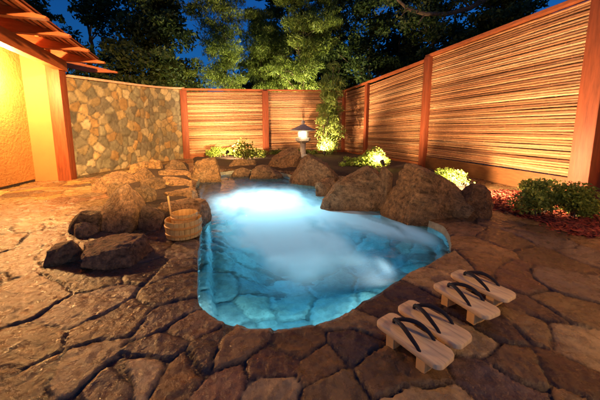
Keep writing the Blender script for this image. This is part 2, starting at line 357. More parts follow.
va = n_.new('ShaderNodeVolumeAbsorption'); va.inputs[0].default_value = (.0, .69, .86, 1); va.inputs[1].default_value = 1.15; l_.new(va.outputs[0], out.inputs['Volume'])
wat = mesh('water', np.concatenate([Vt, Vb]), FW, Mw, None, smooth=True, attrs={'foam': np.concatenate([foam, foam * 0])}); tag(wat, kind='structure')

def lamp(name, loc, energy, col, parent=None, radius=.05, spot=None, aim=None, blend=.6):
    d = bpy.data.lights.new(name, 'SPOT' if spot else 'POINT'); d.energy = energy; d.color = col; d.shadow_soft_size = radius
    if spot: d.spot_size = R(spot); d.spot_blend = blend
    o = bpy.data.objects.new(name, d); COL.objects.link(o); o.location = loc
    if aim is not None: o.rotation_euler = (Vector(aim) - Vector(loc)).to_track_quat('-Z', 'Y').to_euler()
    if parent: o.parent = parent; o.matrix_parent_inverse = Matrix.Translation(parent.location).inverted()
    return o
WARM = (1, .53, .18); AMB = (1, .61, .31)
M_poolglow = emat('pool_lens', (.7, .95, 1), .35)
def pool_light(px, py, zz, en, label):
    p = G(px, py, WZ); t = thing('pool_light', label, 'pool light', (p.x, p.y, zz), 'underwater pool lights')
    MB().lathe([(.09, 0), (.09, .03), (.075, .04), (.01, .041)], 20).build('housing', M_black, t)
    MB().lathe([(.07, .0415), (.06, .05), (.005, .053)], 20).build('lens', M_poolglow, t)
    lamp('pool_lamp', (p.x, p.y, zz + .10), en, (.78, .93, 1.0), t, .0)
pool_light(262, 198, -.50, 42, 'underwater pool light beneath the brightest white foam at the far end')
pool_light(246, 200, -.98, 38, 'added underwater light hidden under the foam left of the middle of the pool')  # this and the next two lamps are added to brighten the foam
pool_light(280, 205, -.98, 55, 'added underwater light hidden under the foam in the very middle of the pool')
pool_light(340, 203, -.98, 36, 'added underwater light hidden under the streak of foam near the right boulders')
def added_wall_light(px, py, aim, en, label):  # added lamps, out of view under the edge, to light floor and foam
    sdp = G(px, py, 0); i = np.hypot(OUT[:, 0] - sdp.x, OUT[:, 1] - sdp.y).argmin(); p = OUT[i]; d = Vector((aim[0] - p[0], aim[1] - p[1], 0)).normalized()
    t = thing('pool_light', label, 'pool light', (p[0], p[1], -.185), 'underwater pool lights'); m = d.to_track_quat('Z', 'Y').to_matrix()
    for nm, pr, mt in (('housing', [(.05, -.01), (.05, .012), (.045, .014)], M_black), ('lens', [(.04, .015), (.03, .018), (.004, .019)], M_poolglow)):
        mb = MB().lathe(pr, 18); mb.v = [tuple(m @ Vector(v)) for v in mb.v]; mb.build(nm, mt, t)
    q = Vector((p[0], p[1], -.185)) + d * .05; lamp('pool_lamp', q, en, (.72, .92, 1.0), t, .02, 165, q + d + Vector((0, 0, -.12)), .5)
added_wall_light(268, 327, (-.1, 4), 40, 'added unseen wall light below the stone edge at the near tip of the pool')
added_wall_light(398, 280, (-.2, 3.6), 34, 'added unseen wall light below the stone edge beside the wooden sandals')
added_wall_light(206, 312, (.3, 3.2), 16, 'added unseen wall light below the stone edge at the near left corner')
# ---------------------------------------------------------------- boulders
def rock(name, label, x0, x1, ytop, ybase, depth=.75, rz=0, tilt=0, roll=0, s=0, zb=0.0, ncut=7, sub=5, tint=(1, 1, 1), group=None, flat=0, rough=1.0, cat='boulder', slope=None, lim0=.66, sink=.05):
    import bmesh
    zg = zb if sink < .1 else WZ; b0 = G((x0 + x1) / 2, ybase, zg); w = (G(x1, ybase, zg) - G(x0, ybase, zg)).length; dp = w * depth
    cy = b0.y + dp * (.42 if sink < .1 else .56); cx = b0.x * cy / b0.y if b0.y > 2 else b0.x; w *= cy / b0.y * .98
    top = P((x0 + x1) / 2, ytop, cy + dp * .12); h = max(top.z - zb, .05)
    bm = bmesh.new(); bmesh.ops.create_icosphere(bm, subdivisions=sub, radius=1); v = np.array([q.co[:] for q in bm.verts]); f = np.array([[q.index for q in t.verts] for t in bm.faces]); bm.free()
    rg = np.random.RandomState(s + 100)
    v = np.sign(v) * np.abs(v) ** (.48 if sink > .1 else .62); v = v * (1 + .16 * fbm(v[:, 0] * 1.1 + s, v[:, 1] * 1.1, v[:, 2] * 1.1, o=2, s=s)[:, None])
    for k in range(ncut):                                    # planar fracture faces
        d = rg.normal(size=3); d[2] = abs(d[2]) * .8 if k % 3 else d[2]; d /= np.linalg.norm(d); lim = rg.uniform(lim0, .92); t = v @ d; over = t > lim
        v[over] -= (t[over] - lim)[:, None] * d
    if flat: v[:, 2] = np.minimum(v[:, 2], flat + .15 * fbm(v[:, 0] * 1.5, v[:, 1] * 1.5, s=s))
    v /= np.abs(v).max(0)
    M3 = Matrix.Rotation(R(roll), 3, 'X') @ Matrix.Rotation(R(tilt), 3, 'Y'); v = v @ np.array(M3).T
    v /= np.maximum(np.abs(v).max(0), 1e-3); v[:, 2] = np.maximum(v[:, 2], -.42); zmin, zmax = v[:, 2].min(), v[:, 2].max()
    v[:, 2] = (v[:, 2] - zmin) / (zmax - zmin)
    if slope: k_ = np.interp(v[:, 0], np.linspace(-1, 1, len(slope)), slope); v[:, 2] *= k_
    v = v * np.array([w / 2, dp / 2, h + sink]); v[:, 2] -= sink
    nrm = v - np.array([0, 0, h * .4]); nrm /= np.linalg.norm(nrm, axis=1)[:, None] + 1e-6
    q = v * 1.0; a = min(w, .9)
    disp = fbm(q[:, 0] * 4 / a + s, q[:, 1] * 4 / a, q[:, 2] * 4 / a, o=3, s=s + 5) * .036 * a + fbm(q[:, 0] * 14, q[:, 1] * 14, q[:, 2] * 20, o=5, s=s + 9) * .038 * a * rough
    rd = 1 - np.abs(fbm(q[:, 0] * 6, q[:, 1] * 6, q[:, 2] * 9, o=3, s=s + 19)) * 2.2; disp += rd * .020 * a * rough; disp -= .022 * a * sm(-np.abs(fbm(q[:, 0] * 3.2, q[:, 1] * 3.2, q[:, 2] * 4.5, o=3, s=s + 29)), -.035, 0)
    v = v + nrm * disp[:, None]
    cr, sr = math.cos(R(rz)), math.sin(R(rz)); v = np.stack([v[:, 0] * cr - v[:, 1] * sr, v[:, 0] * sr + v[:, 1] * cr, v[:, 2]], 1)
    base = np.array((.38, .245, .12)) * np.array(tint)
    lich = sm(fbm(q[:, 0] * 5, q[:, 1] * 5, q[:, 2] * 5, o=4, s=s + 33), .1, .55)[:, None]
    cc = base * (1 + .45 * fbm(q[:, 0] * 9, q[:, 1] * 9, q[:, 2] * 9, o=4, s=s + 3)[:, None]); cc = cc * (1 - .55 * lich) + np.array((.36, .27, .15)) * .55 * lich
    pit = sm(-fbm(q[:, 0] * 30, q[:, 1] * 30, q[:, 2] * 34, o=3, s=s + 44), .1, .5)[:, None]; crk = sm(-np.abs(fbm(q[:, 0] * 3.2, q[:, 1] * 3.2, q[:, 2] * 4.5, o=3, s=s + 29)), -.03, 0)[:, None]; cc = cc * (1 + .3 * sm(rd, .3, .95)[:, None]) * (1 - .55 * pit) * (1 - .5 * crk)
    if sink > .1: cc = cc * (1 - .5 * sm(-v[:, 2], .02, .07))[:, None]          # wet line above the water
    o = mesh(name, v, f, M_rock, col=cc, smooth=True, loc=(cx, cy, zb)); return tag(o, label, cat, group)
GL, GR_, GB = 'boulders piled along the left side of the pool', 'boulders along the right side of the pool', 'boulders along the far end of the pool'
rk_ = [  # left group
 ('large leaning grey-brown boulder with a broad sloping pale top behind the wooden bucket', 92, 150, 180, 232, .95, -8, 0, 0, 2, GL, dict(sub=6, ncut=6, lim0=.6, slope=(.28, .55, .85, 1, .95), tint=(1.5, 1.4, 1.3), rough=.5)),
 ('dark low boulder wedged against the left foot of the large leaning boulder', 72, 106, 210, 233, .8, 10, 12, 0, 3, GL, dict(tint=(.65, .65, .65), flat=.6)),
 ('wide low brown slab lying flat in front of the large leaning boulder', 62, 134, 238, 268, .8, 12, -5, 3, 4, GL, dict(sub=6, flat=.35, tint=(1.4, 1.2, 1.1))),
 ('dark flat rock at the left end of the wide low brown slab', 38, 74, 238, 264, .8, 20, -14, 0, 5, GL, dict(flat=.6, tint=(1.1, 1.05, 1))),
 ('small pale rock lying between the wide low slab and the dark low boulder', 74, 98, 221, 237, .8, 0, 10, 0, 6, GL, dict(tint=(1.7, 1.6, 1.4), sub=4)),
 ('medium boulder with an undercut dark base nearest the red timber post', 96, 137, 171, 191, .7, 5, -4, 0, 7, GL, dict(slope=(.55, .85, 1, 1, .8), tint=(1.3, 1.2, 1.1), rough=.5)),
 ('rounded boulder with a flat pale face right of the undercut boulder', 134, 158, 167, 187, .9, -10, 14, 0, 8, GL, dict(tint=(.8, .75, .7), rough=.6)),
 ('small rounded rock tucked behind the top of the large leaning boulder', 109, 130, 181, 197, .9, 0, 0, 0, 9, GL, dict(sub=4)),
 ('thin wedge-shaped rock at the back of the left pile beside the paving', 130, 150, 161, 173, .8, 0, 16, 0, 10, GL, dict(sub=4, tint=(1.3, 1.2, 1))),
 ('small upright pointed rock at the very back of the left pile', 149, 164, 159, 173, .8, 0, -10, 0, 11, GL, dict(sub=4, tint=(1.2, 1.1, .9))),
 ('dark squared block in front of the end post of the stone wall', 162, 191, 160, 174, .6, 0, 4, 0, 12, GL, dict(tint=(.6, .6, .65))),
 ('thin flat slab laid just in front of the dark squared block', 156, 193, 169, 180, .6, 0, 4, 0, 13, GL, dict(flat=.45, tint=(1.2, 1.1, 1))),
 ('rounded flat slab second above the long slab at the water edge', 158, 194, 177, 191, .7, -5, 6, 0, 14, GL, dict(flat=.45, tint=(1.35, 1.2, 1), rough=.5)),
 ('flat slab lying directly on the long slab beside the water', 168, 197, 188, 202, .7, 4, -6, 0, 15, GL, dict(flat=.45, rough=.5, tint=(1.05, .95, .85))),
 ('long smooth slab with a rounded end reaching into the water behind the bucket', 148, 210, 198, 229, .55, -6, 2, 0, 16, GL, dict(rough=.5, sink=.32, flat=.75, tint=(.95, .85, .85))),
 ('dark low slab between the large leaning boulder and the long slab', 136, 166, 205, 231, .7, 0, 8, 0, 17, GL, dict(flat=.7, tint=(.75, .72, .75))),
 ('dark stacked rock filling the space between the leaning boulder and the long slab', 130, 156, 186, 210, .9, 12, 0, 0, 36, GL, dict(tint=(.45, .45, .48), flat=.6)),
 ('tan slab sloping up to the left, third in the stack behind the long slab', 142, 168, 177, 195, .7, -12, 8, 0, 37, GL, dict(flat=.5, tint=(.6, .58, .56))),
 ('small flat stone on the paving in front of the wooden bucket', 122, 140, 249, 259, .8, 15, 5, 0, 18, GL, dict(sub=4, flat=.6)),
 # far group
 ('squarish boulder with a dark face standing at the far left corner of the pool', 190, 226, 157, 183, .85, 8, 3, 0, 20, GB, dict(sink=.32, ncut=9, tint=(.95, .9, .8))),
 ('low dark rock beneath the bright leafy clump at the far end', 223, 263, 158, 173, .7, 0, 6, 0, 21, GB, dict(sink=.2)),
 ('small pale grey rock at the far waterline below the low dark rock', 226, 251, 168, 178, .7, 0, 0, 0, 22, GB, dict(sink=.32, sub=4, tint=(1.2, 1.25, 1.3))),
 ('slanting boulder rising to the right in front of the stone lantern', 265, 303, 142, 170, .75, 8, 0, 0, 23, GB, dict(ncut=9, slope=(.4, 1), tint=(1.15, 1.05, .85))),
 ('low rock at the far waterline in front of the slanting boulder', 250, 288, 165, 180, .6, 0, 4, 0, 24, GB, dict(sink=.3)),
 ('broad angular boulder below the bright climbing bamboo', 285, 338, 154, 187, .8, -8, 8, 0, 25, GB, dict(sub=6, sink=.32, ncut=9, slope=(.75, 1, 1, 1, .8))),
 # right group
 ('low pale stone ledge at the waterline left of the boulder by the garden spotlight', 313, 338, 178, 197, .8, -10, 0, 0, 26, GR_, dict(sink=.32, flat=.5, tint=(1.2, 1.15, 1.1))),
 ('big angular boulder in front of the glowing shrub', 320, 388, 166, 214, .75, -12, 6, 0, 27, GR_, dict(sub=6, sink=.32, ncut=9, slope=(.85, 1, 1, 1, .9))),
 ('small dark rock squeezed between the two biggest boulders', 374, 392, 166, 205, 1.2, 0, 0, 0, 28, GR_, dict(sub=4)),
 ('tallest peaked boulder of the right side in front of the fence post', 376, 462, 166, 228, .65, -12, 4, 0, 29, GR_, dict(sub=6, sink=.32, ncut=9, slope=(.9, 1, 1, .88, .7), tint=(1.05, .95, .8))),
 ('low sloping boulder at the right foot of the tallest peaked boulder', 432, 474, 186, 217, .8, -10, 14, 0, 30, GR_, dict(tint=(1, .88, .7))),
 ('split brown rock with a flat cut face beside the red mulch', 455, 492, 182, 217, .8, -25, 8, 0, 31, GR_, dict(ncut=10, tint=(1.05, .8, .6))),
]
for lab, x0, x1, yt, yb, dp, rz, ti, ro, s, grp, kw in rk_:
    kw = dict(kw); kw.setdefault('ncut', 10)
    rock('boulder', lab, x0, x1, yt, yb, dp, rz, ti, ro, s, group=grp, **kw)

# ---------------------------------------------------------------- stone wall (curved)
def heightwall(name, path, zb, ztops, mat, parent, thick=.3, res=.03):
    path = np.array(path); segs = np.hypot(*np.diff(path, axis=0).T); cum = np.concatenate([[0], np.cumsum(segs)]); L = cum[-1]
    us = np.arange(0, L + res, res); us[-1] = L; H = max(ztops) - zb; vs = np.linspace(0, 1, int(H / res))
    U, Vv = np.meshgrid(us, vs); U, Vv = U.ravel(), Vv.ravel()
    pxy = np.stack([np.interp(U, cum, path[:, 0]), np.interp(U, cum, path[:, 1])], 1)
    du = .05; t = np.stack([np.interp(U + du, cum, path[:, 0]) - np.interp(U - du, cum, path[:, 0]), np.interp(U + du, cum, path[:, 1]) - np.interp(U - du, cum, path[:, 1])], 1)
    t /= np.hypot(*t.T)[:, None]; nrm = np.stack([t[:, 1], -t[:, 0]], 1)
    zt = np.interp(U, cum, ztops); Z = zb + Vv * (zt - zb)
    sd_ = []; 
    for _ in range(5000):
        p = (random.uniform(-.2, L + .2), random.uniform(zb - .2, max(ztops) + .2)); r = random.choice((.14, .25, .33, .40, .46))
        if all((p[0] - a) ** 2 + (p[1] - b) ** 2 > r * r for a, b in sd_): sd_.append(p)
    sd_ = np.array(sd_); n = len(sd_)
    i, e = voronoi(U + fbm(U * 4, Z * 4, s=3) * .05, Z + fbm(U * 4, Z * 4, s=4) * .05, sd_)
    rg = np.random.RandomState(9); pr = sm(e, .006, .016); outw = pr * (.015 + rg.uniform(0, .02, n)[i]) + .008 * fbm(U * 12, Z * 12, s=5)
    pal = np.array([(.40, .32, .17), (.28, .26, .17), (.46, .34, .16), (.24, .22, .15), (.42, .27, .11), (.50, .42, .25), (.33, .25, .13), (.20, .18, .13)])
    cc = (pal[rg.randint(0, len(pal), n)] * rg.uniform(.75, 1.2, (n, 1)))[i] * (1 + .3 * fbm(U * 9, Z * 9, s=6)[:, None]); cc = cc * pr[:, None] + np.array((.17, .14, .10)) * (1 - pr[:, None])
    xy = pxy + nrm * outw[:, None]; V = np.stack([xy[:, 0], xy[:, 1], Z], 1); nx, ny = len(us), len(vs)
    I = (np.arange(ny - 1)[:, None] * nx + np.arange(nx - 1)[None]).ravel(); fc = np.stack([I, I + 1, I + nx + 1, I + nx], 1)
    # back face
    B = np.stack([pxy[:, 0] - nrm[:, 0] * thick, pxy[:, 1] - nrm[:, 1] * thick, Z], 1); N = len(V)
    fb = fc[:, ::-1] + N; tp = (ny - 1) * nx + np.arange(nx - 1); ft = np.stack([tp, tp + 1, tp + 1 + N, tp + N], 1)
    mesh(name, np.concatenate([V, B]), np.concatenate([fc, fb, ft]), mat, parent, col=np.concatenate([cc, cc]), smooth=True)
    return pxy, cum
sw_px = [(68, 178, 76), (84, 175, 79), (102, 172, 82), (122, 168.5, 85), (142, 165, 87.5), (160, 161.5, 88.5), (176, 159.2, 89), (187, 158.2, 89.2)]
pth = [G(a, b)[:2] for a, b, c in sw_px]; tops = [P(a, c, G(a, b).y).z for a, b, c in sw_px]
tops = list(np.linspace(tops[0], tops[-1], len(tops)) * .5 + np.array(tops) * .5)
segs = np.hypot(*np.diff(np.array(pth), axis=0).T); cum = np.concatenate([[0], np.cumsum(segs)])
swt = thing('stone_wall', 'curved garden wall of mixed tan and grey fieldstone between the building and the fence', 'stone wall', (pth[3][0], pth[3][1], 0))
swt_loc = Vector(swt.location)
fu = np.linspace(0, cum[-1], 40); fp = np.stack([np.interp(fu, cum, np.array(pth)[:, 0]), np.interp(fu, cum, np.array(pth)[:, 1])], 1); fz = np.interp(fu, cum, tops)
for _ in range(6): fp[1:-1] = (fp[:-2] + fp[2:] + 2 * fp[1:-1]) / 4
def unparent_fix(t):                       # children were built in world coordinates: shift them under the thing
    for ch in t.children:
        if ch.type == 'MESH' and not ch.get('_ok'):
            ch.data.transform(Matrix.Translation(-Vector(t.location)))
        for g2 in ch.children:
            if g2.type == 'MESH': g2.data.transform(Matrix.Translation(-Vector(t.location)))
heightwall('stonework', fp, -.05, list(fz), M_wallstone, swt)
cp = MB()
for k in range(39):
    a, b = Vector((*fp[k], fz[k])), Vector((*fp[k + 1], fz[k + 1])); t = (b - a).normalized(); nn = Vector((t.y, -t.x, 0)).normalized()
    cp.add([a + nn * .07, a - nn * .33, b - nn * .33, b + nn * .07, a + nn * .07 + Vector((0, 0, .05)), a - nn * .33 + Vector((0, 0, .05)), b - nn * .33 + Vector((0, 0, .05)), b + nn * .07 + Vector((0, 0, .05))],
           [(0, 1, 2, 3), (7, 6, 5, 4), (0, 3, 7, 4), (1, 5, 6, 2)] + ([(0, 4, 5, 1)] if k == 0 else []) + ([(3, 2, 6, 7)] if k == 38 else []), (.8, .5, .35))
cp.build('coping', M_wallstone, swt); unparent_fix(swt)

# ---------------------------------------------------------------- bamboo fences
def bamboo_panel(parent, a, b, zb, za, zb2, n, side=1, name='bamboo_panel', nseg=10, dark=1.0):
    mb = MB(); a, b = Vector((a[0], a[1], 0)), Vector((b[0], b[1], 0)); L = (b - a).length; t = (b - a) / L; nn = Vector((t.y, -t.x, 0)) * side
    for i in range(n):
        f = (i + .5) / n; z0 = zb + (za - zb) * f; z1 = zb + (zb2 - zb) * f; pitch = (za - zb) / n; r0 = pitch * .56
        ph = random.uniform(0, 6); pts = []; rad = []; breaks = random.random()
        for k in range(nseg + 1):
            s_ = k / nseg; w = .25 * pitch * math.sin(ph + s_ * random.uniform(4, 5)) + random.uniform(-.05, .05) * pitch
            pts.append(a + t * (L * s_) + nn * random.uniform(-.005, .007) + Vector((0, 0, z0 + (z1 - z0) * s_ + w * .55))); rad.append(r0 * (1.0 - .35 * abs(((s_ + breaks) % 1.0) - .5)) * random.uniform(.85, 1.05))
        base = random.choice([(.47, .25, .12), (.53, .30, .145), (.41, .20, .09), (.61, .38, .20), (.30, .14, .065), (.49, .25, .11)])
        k_ = random.uniform(.55, 1.1) * dark; mb.tube(pts, rad, 7, tuple(c * k_ for c in base))
        q = random.uniform(.1, .3)                        # nodes of the canes
        while q < L:
            p = a + t * q + nn * .001 + Vector((0, 0, z0 + (z1 - z0) * q / L)); fr = q / L * nseg; j = min(int(fr), nseg - 1); p = pts[j].lerp(pts[j + 1], fr - j)
            rr = rad[j] * 1.13; mb.tube([p - t * .006, p + t * .006], rr, 7, tuple(c * k_ * 1.25 for c in base)); q += random.uniform(.28, .5)
    mb.build(name, M_bamboo, parent, smooth=True)
    d = MB(); off = -nn * .045                              # dark backing boards behind the canes
    d.add([a + off + Vector((0, 0, zb)), b + off + Vector((0, 0, zb)), b + off + Vector((0, 0, zb2)), a + off + Vector((0, 0, za)),
           a + off - nn * .02 + Vector((0, 0, zb)), b + off - nn * .02 + Vector((0, 0, zb)), b + off - nn * .02 + Vector((0, 0, zb2)), a + off - nn * .02 + Vector((0, 0, za))],
          [(0, 1, 2, 3), (7, 6, 5, 4), (0, 4, 5, 1), (3, 2, 6, 7)], (.12, .09, .07)); d.build('backing_board', M_wood, parent)
def dirmat(t): t = Vector((t[0], t[1], 0)).normalized(); return Matrix(((t.x, -t.y, 0), (t.y, t.x, 0), (0, 0, 1)))
def rail(parent, a, b, za, zb, name='cap_rail', w=.13, h=.06, over=.0):
    A, B = Vector((a[0], a[1], za)), Vector((b[0], b[1], zb)); t = (B - A).normalized(); s_ = t.cross(Vector((0, 0, 1))).normalized(); u = s_.cross(t)
    m = Matrix((t, s_, u)).transposed(); MB().box((A + B) / 2, ((B - A).length + over, w, h), m, (1.1, 1.1, 1.1), .006).build(name, M_woodh, parent)
def post(parent, p, t, w, d, z, name='fence_post', zb=-.05, lab=None):
    o = MB().box((p[0], p[1], (z + zb) / 2), (w, d, z - zb), dirmat(t), (1, 1, 1), .01).build(name, M_wood, parent, smooth=True)
    if lab: o['label'] = lab
    return o
pL, pM, pC = P(187, 150, 9.3), P(266, 150, 10.2), P(343, 150, 11.3)
zt = lambda px, py, D: P(px, py, D).z
tb = (pC - pL); 
bf = thing('bamboo_fence', 'far straight bamboo fence directly behind the stone lantern', 'bamboo fence', (pM.x, pM.y, 0), 'bamboo fences')
zL, zM, zC = zt(187, 90.5, 9.3), zt(266, 91, 10.2), zt(343, 92, 11.3)
bamboo_panel(bf, pL, pM, .12, zL - .03, zM - .01, 50); bamboo_panel(bf, pM, pC, .12, zM - .03, zC - .01, 50)
for p, z_, w in ((pL, zL, .20), (pM, zM, .20)): post(bf, (p.x, p.y - .04), tb, w, .2, z_ - .005)
rail(bf, pL - Vector((0, .03, 0)), pC - Vector((0, .03, 0)), zL + .03, zC + .03, over=.1); unparent_fix(bf)
pc2 = Vector((pC.x + .05, pC.y - .05, 0)); p5 = P(423, 150, 7.2); p36 = pc2.lerp(Vector((p5.x, p5.y, 0)), .385)
z36, z5 = zt(366, 84.5, p36.y), zt(421, 61.5, 7.2); tr = Vector((p5.x - pc2.x, p5.y - pc2.y, 0))
rf = thing('bamboo_fence', 'lower bamboo fence section between the far corner and the tall right-hand section', 'bamboo fence', (p36.x, p36.y, 0), 'bamboo fences')
bamboo_panel(rf, pc2, p36, .12, zC - .03, z36 - .01, 48, 1); bamboo_panel(rf, p36, p5, .12, z36 - .03, z5 - .01, 52, 1)
nr = Vector((tr.y, -tr.x, 0)).normalized(); 
post(rf, pc2 + nr * .04, tr, .12, .16, zC - .005); post(rf, p36 + nr * .04, tr, .14, .16, z36 - .005)
rail(rf, pc2 + nr * .03, Vector((p5.x, p5.y, 0)) + nr * .03, zC + .03, z5 + .03, over=0.0); unparent_fix(rf)
# near tall section
q5 = Vector((p5.x + .02, p5.y - .10, 0)); q6 = G(578, 203); q6 = Vector((q6.x + .22, q6.y + .15, 0)); tn = (q6 - q5).normalized(); nn_ = Vector((tn.y, -tn.x, 0))
zn5 = zt(424, 57, 7.1); zn6 = zn5 + .02
nf = thing('bamboo_fence', 'tall right-hand bamboo fence section above the red mulch, ending at a thick timber post', 'bamboo fence', tuple((q5 + q6) / 2), 'bamboo fences')
bamboo_panel(nf, q5 + tn * .05, q6, .30, zn5 - .01, zn6 - .01, 60, 1, nseg=16)
post(nf, q5 + nn_ * .05, tn, .17, .17, zn5, lab='round-edged red post where the fence steps up')
q7 = q6 + nn_ * .10 + tn * .04; post(nf, q7, tn, .24, .26, zn6 + .35, lab='thick red timber post rising out of the picture')
MB().box(((q5 + q6) / 2 + nn_ * .02) + Vector((0, 0, .12)), ((q6 - q5).length - .1, .05, .34), dirmat(tn), (.5, .7, .6), .005).build('kick_board', M_woodh, nf)
rail(nf, q5 + nn_ * .03 - tn * .1, q6 + nn_ * .03, zn5 + .03, zn6 + .03); unparent_fix(nf)
q8 = q6 + tn * 3.2
ff = thing('bamboo_fence', 'bamboo fence seen only as a strip right of the thick timber post', 'bamboo fence', tuple((q6 + q8) / 2), 'bamboo fences')
for f_, a_, b_ in ((bf, pL, pM), (bf, pM, pC), (rf, pc2, p36), (rf, p36, p5)):
    a_, b_ = Vector((a_[0], a_[1], 0)), Vector((b_[0], b_[1], 0)); tt = (b_ - a_).normalized(); oo = Vector(f_.location); MB().box((a_ + b_) / 2 + Vector((0, 0, .03)) - oo, ((b_ - a_).length - .12, .05, .17), dirmat(tt), (.8, .9, .8), .004).build('kick_board', M_woodh, f_)
bamboo_panel(ff, q6 + tn * .2, q8, .30, zn6 - .06, zn6 - .06, 46, 1); rail(ff, q6 + tn * .2, q8, zn6 + .03, zn6 + .03); unparent_fix(ff)

# ---------------------------------------------------------------- bathhouse at left
wu = Vector((-.336, .942, 0)).normalized(); wn = Vector((wu.y, -wu.x, 0))      # along wall (away), outward normal (towards pool)
A0 = G(0, 190.5); A0 = Vector((A0.x, A0.y, 0)); E0 = G(36, 181.5); E0 = Vector((E0.x, E0.y, 0)); PB = G(63, 181); PB = Vector((PB.x - .0, PB.y + .12, 0))
wdir = (E0 - A0).normalized(); wn = Vector((wdir.y, -wdir.x, 0))
bh = thing('bathhouse', 'ochre plastered building corner with red timber post, beam and projecting rafters', 'building', tuple(E0))
S0 = A0 - wdir * 5; zTop = 2.45
def prism(mb, a, b, nrm, th, z0, z1, col=(1, 1, 1)):
    q = [a, b, b - nrm * th, a - nrm * th]; mb.add([p + Vector((0, 0, z0)) for p in q] + [p + Vector((0, 0, z1)) for p in q],
        [(3, 2, 1, 0), (4, 5, 6, 7), (0, 1, 5, 4), (1, 2, 6, 5), (2, 3, 7, 6), (3, 0, 4, 7)], col)
mb = MB(); prism(mb, S0, E0, wn, .25, .05, zTop); mb.build('plaster_wall', M_plaster, bh)
mb = MB(); prism(mb, S0, E0 - wdir * .02, wn, .2, -.06, .05, (.35, .25, .2)); mb.build('wall_footing', M_soil, bh)
rt = (PB - E0).normalized(); rn = Vector((rt.y, -rt.x, 0)); mb = MB(); prism(mb, E0 - rt * .1, PB - rt * .12, rn, .25, -.06, zTop); mb.build('end_pier', M_trim, bh)
MB().box(PB + Vector((0, 0, 1.08)), (.20, .22, 2.28), dirmat(wdir), (1, 1, 1), .012).build('corner_post', M_wood, bh, True)
# beam over the post
def lin(px, py, D): return P(px, py, D)
b1 = P(64, 66, PB.y + .05); b0_ = P(-3, 47, 3.55); bd = Vector((b1.x - b0_.x, b1.y - b0_.y, 0)).normalized(); zbm = (b1.z + b0_.z) / 2
bn = Vector((bd.y, -bd.x, 0)); B1 = Vector((b1.x, b1.y, 0)) + bd * .12; B0 = Vector((b0_.x, b0_.y, 0)) - bd * 2.2
mb = MB(); mb.box((B0 + B1) / 2 + Vector((0, 0, zbm + .10)) - bn * .06, ((B1 - B0).length, .14, .20), dirmat(bd), (.9, .8, .7), .008); mb.build('eave_beam', M_woodh, bh)
# rafters: tails reach past the beam with an upswept pointed underside
zr = zbm + .205
def px_of(p):
    d = p - Vector((0, 0, 1)); c_, s_ = math.cos(PITCH), math.sin(PITCH); w_ = d.y * c_ - d.z * s_; return 300 + F * d.x / w_, CY - F * (d.y * s_ + d.z * c_) / w_
def solve(fn, lo, hi, target):
    for _ in range(40):
        mid = (lo + hi) / 2
        if (fn(mid) - target) * (fn(lo) - target) <= 0: hi = mid
        else: lo = mid
    return (lo + hi) / 2
RT = [(86, 116), (67, 103), (43, 85), (14, 60), (-22, 30), (-70, -10), (-140, -70)]
rlen = []; Bx = B1 + bn * .012
for xb, xt in RT:
    s_al = solve(lambda q: px_of(B1 - bd * q + Vector((0, 0, zr)))[0], -4, 3.6, xb)
    base = B1 - bd * s_al; ln = solve(lambda q: px_of(base + bn * q + Vector((0, 0, zr)))[0], 0, 2.5, xt); rlen.append((s_al, ln))
print('RAFT', rlen)
def rafter(s_along, length):
    base = B1 - bd * s_along; w = .045; vs = []
    for sgn in (-1, 1):
        for u, zz in [(-1.0, .36), (0, .16), (length, .035), (length - .012, .01), (length * .45, .0), (0, .0), (-1.0, .20)]:
            vs.append(base + bn * u + bd * (w * sgn) + Vector((0, 0, zr + zz)))
    n = 7; fs = [tuple(range(n))[::-1], tuple(range(n, 2 * n))] + [(i, (i + 1) % n, n + (i + 1) % n, n + i) for i in range(n)]
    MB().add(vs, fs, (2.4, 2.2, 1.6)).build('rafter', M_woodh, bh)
RL = .62
for s_al, ln in rlen: rafter(s_al, RL)
mb = MB()
for k in range(15):
    u = .46 - k * .1; zz = .155 + (.02 - .155) * u / .62 + .02 if u > 0 else .175 + -u * .145
    mb.box((B0 + B1) / 2 + bn * u + bd * .06 + Vector((0, 0, zr + zz)), ((B1 - B0).length + .25, .045, .03), dirmat(bd), (1.1, 1, .9))
mb.build('roof_batten', M_woodh, bh)
mb = MB()
a_ = (B0 + B1) / 2; mb.add([B0 + bn * .5 + Vector((0, 0, zr + .10)), B1 + bd * .12 + bn * .5 + Vector((0, 0, zr + .10)), B1 + bd * .12 - bn * 1.6 + Vector((0, 0, zr + .47)), B0 - bn * 1.6 + Vector((0, 0, zr + .47)),
  B0 + bn * .5 + Vector((0, 0, zr + .12)), B1 + bd * .12 + bn * .5 + Vector((0, 0, zr + .12)), B1 + bd * .12 - bn * 1.6 + Vector((0, 0, zr + .49)), B0 - bn * 1.6 + Vector((0, 0, zr + .49))],
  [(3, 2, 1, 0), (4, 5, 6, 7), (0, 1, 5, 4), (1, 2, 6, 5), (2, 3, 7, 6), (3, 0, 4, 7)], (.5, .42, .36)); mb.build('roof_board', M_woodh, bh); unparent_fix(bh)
# wall lamp on the plaster, at the frame's left edge
wl = A0 - wdir * .10 + wn * .02; wlp = Vector((wl.x, wl.y, 1.86))
t = thing('wall_lamp', 'glowing amber wall lamp on the ochre plaster at the left picture edge', 'wall lamp', tuple(wlp))
MB().box(wn * .01, (.12, .02, .2), dirmat(wdir), (1, 1, 1), .004).build('back_plate', M_black, t)
sh_ = MB().lathe([(.03, -.10), (.055, -.09), (.07, .08), (.02, .1)], 16, c=tuple(wn * .11)).build('lamp_shade', M_glow, t)
MB().lathe([(.09, .10), (.085, .115), (.01, .14)], 16, c=tuple(wn * .11)).build('lamp_cap', M_black, sh_)
lamp('wall_bulb', wlp + wn * .26 + Vector((0, 0, -.02)), 400, WARM, t, .06)

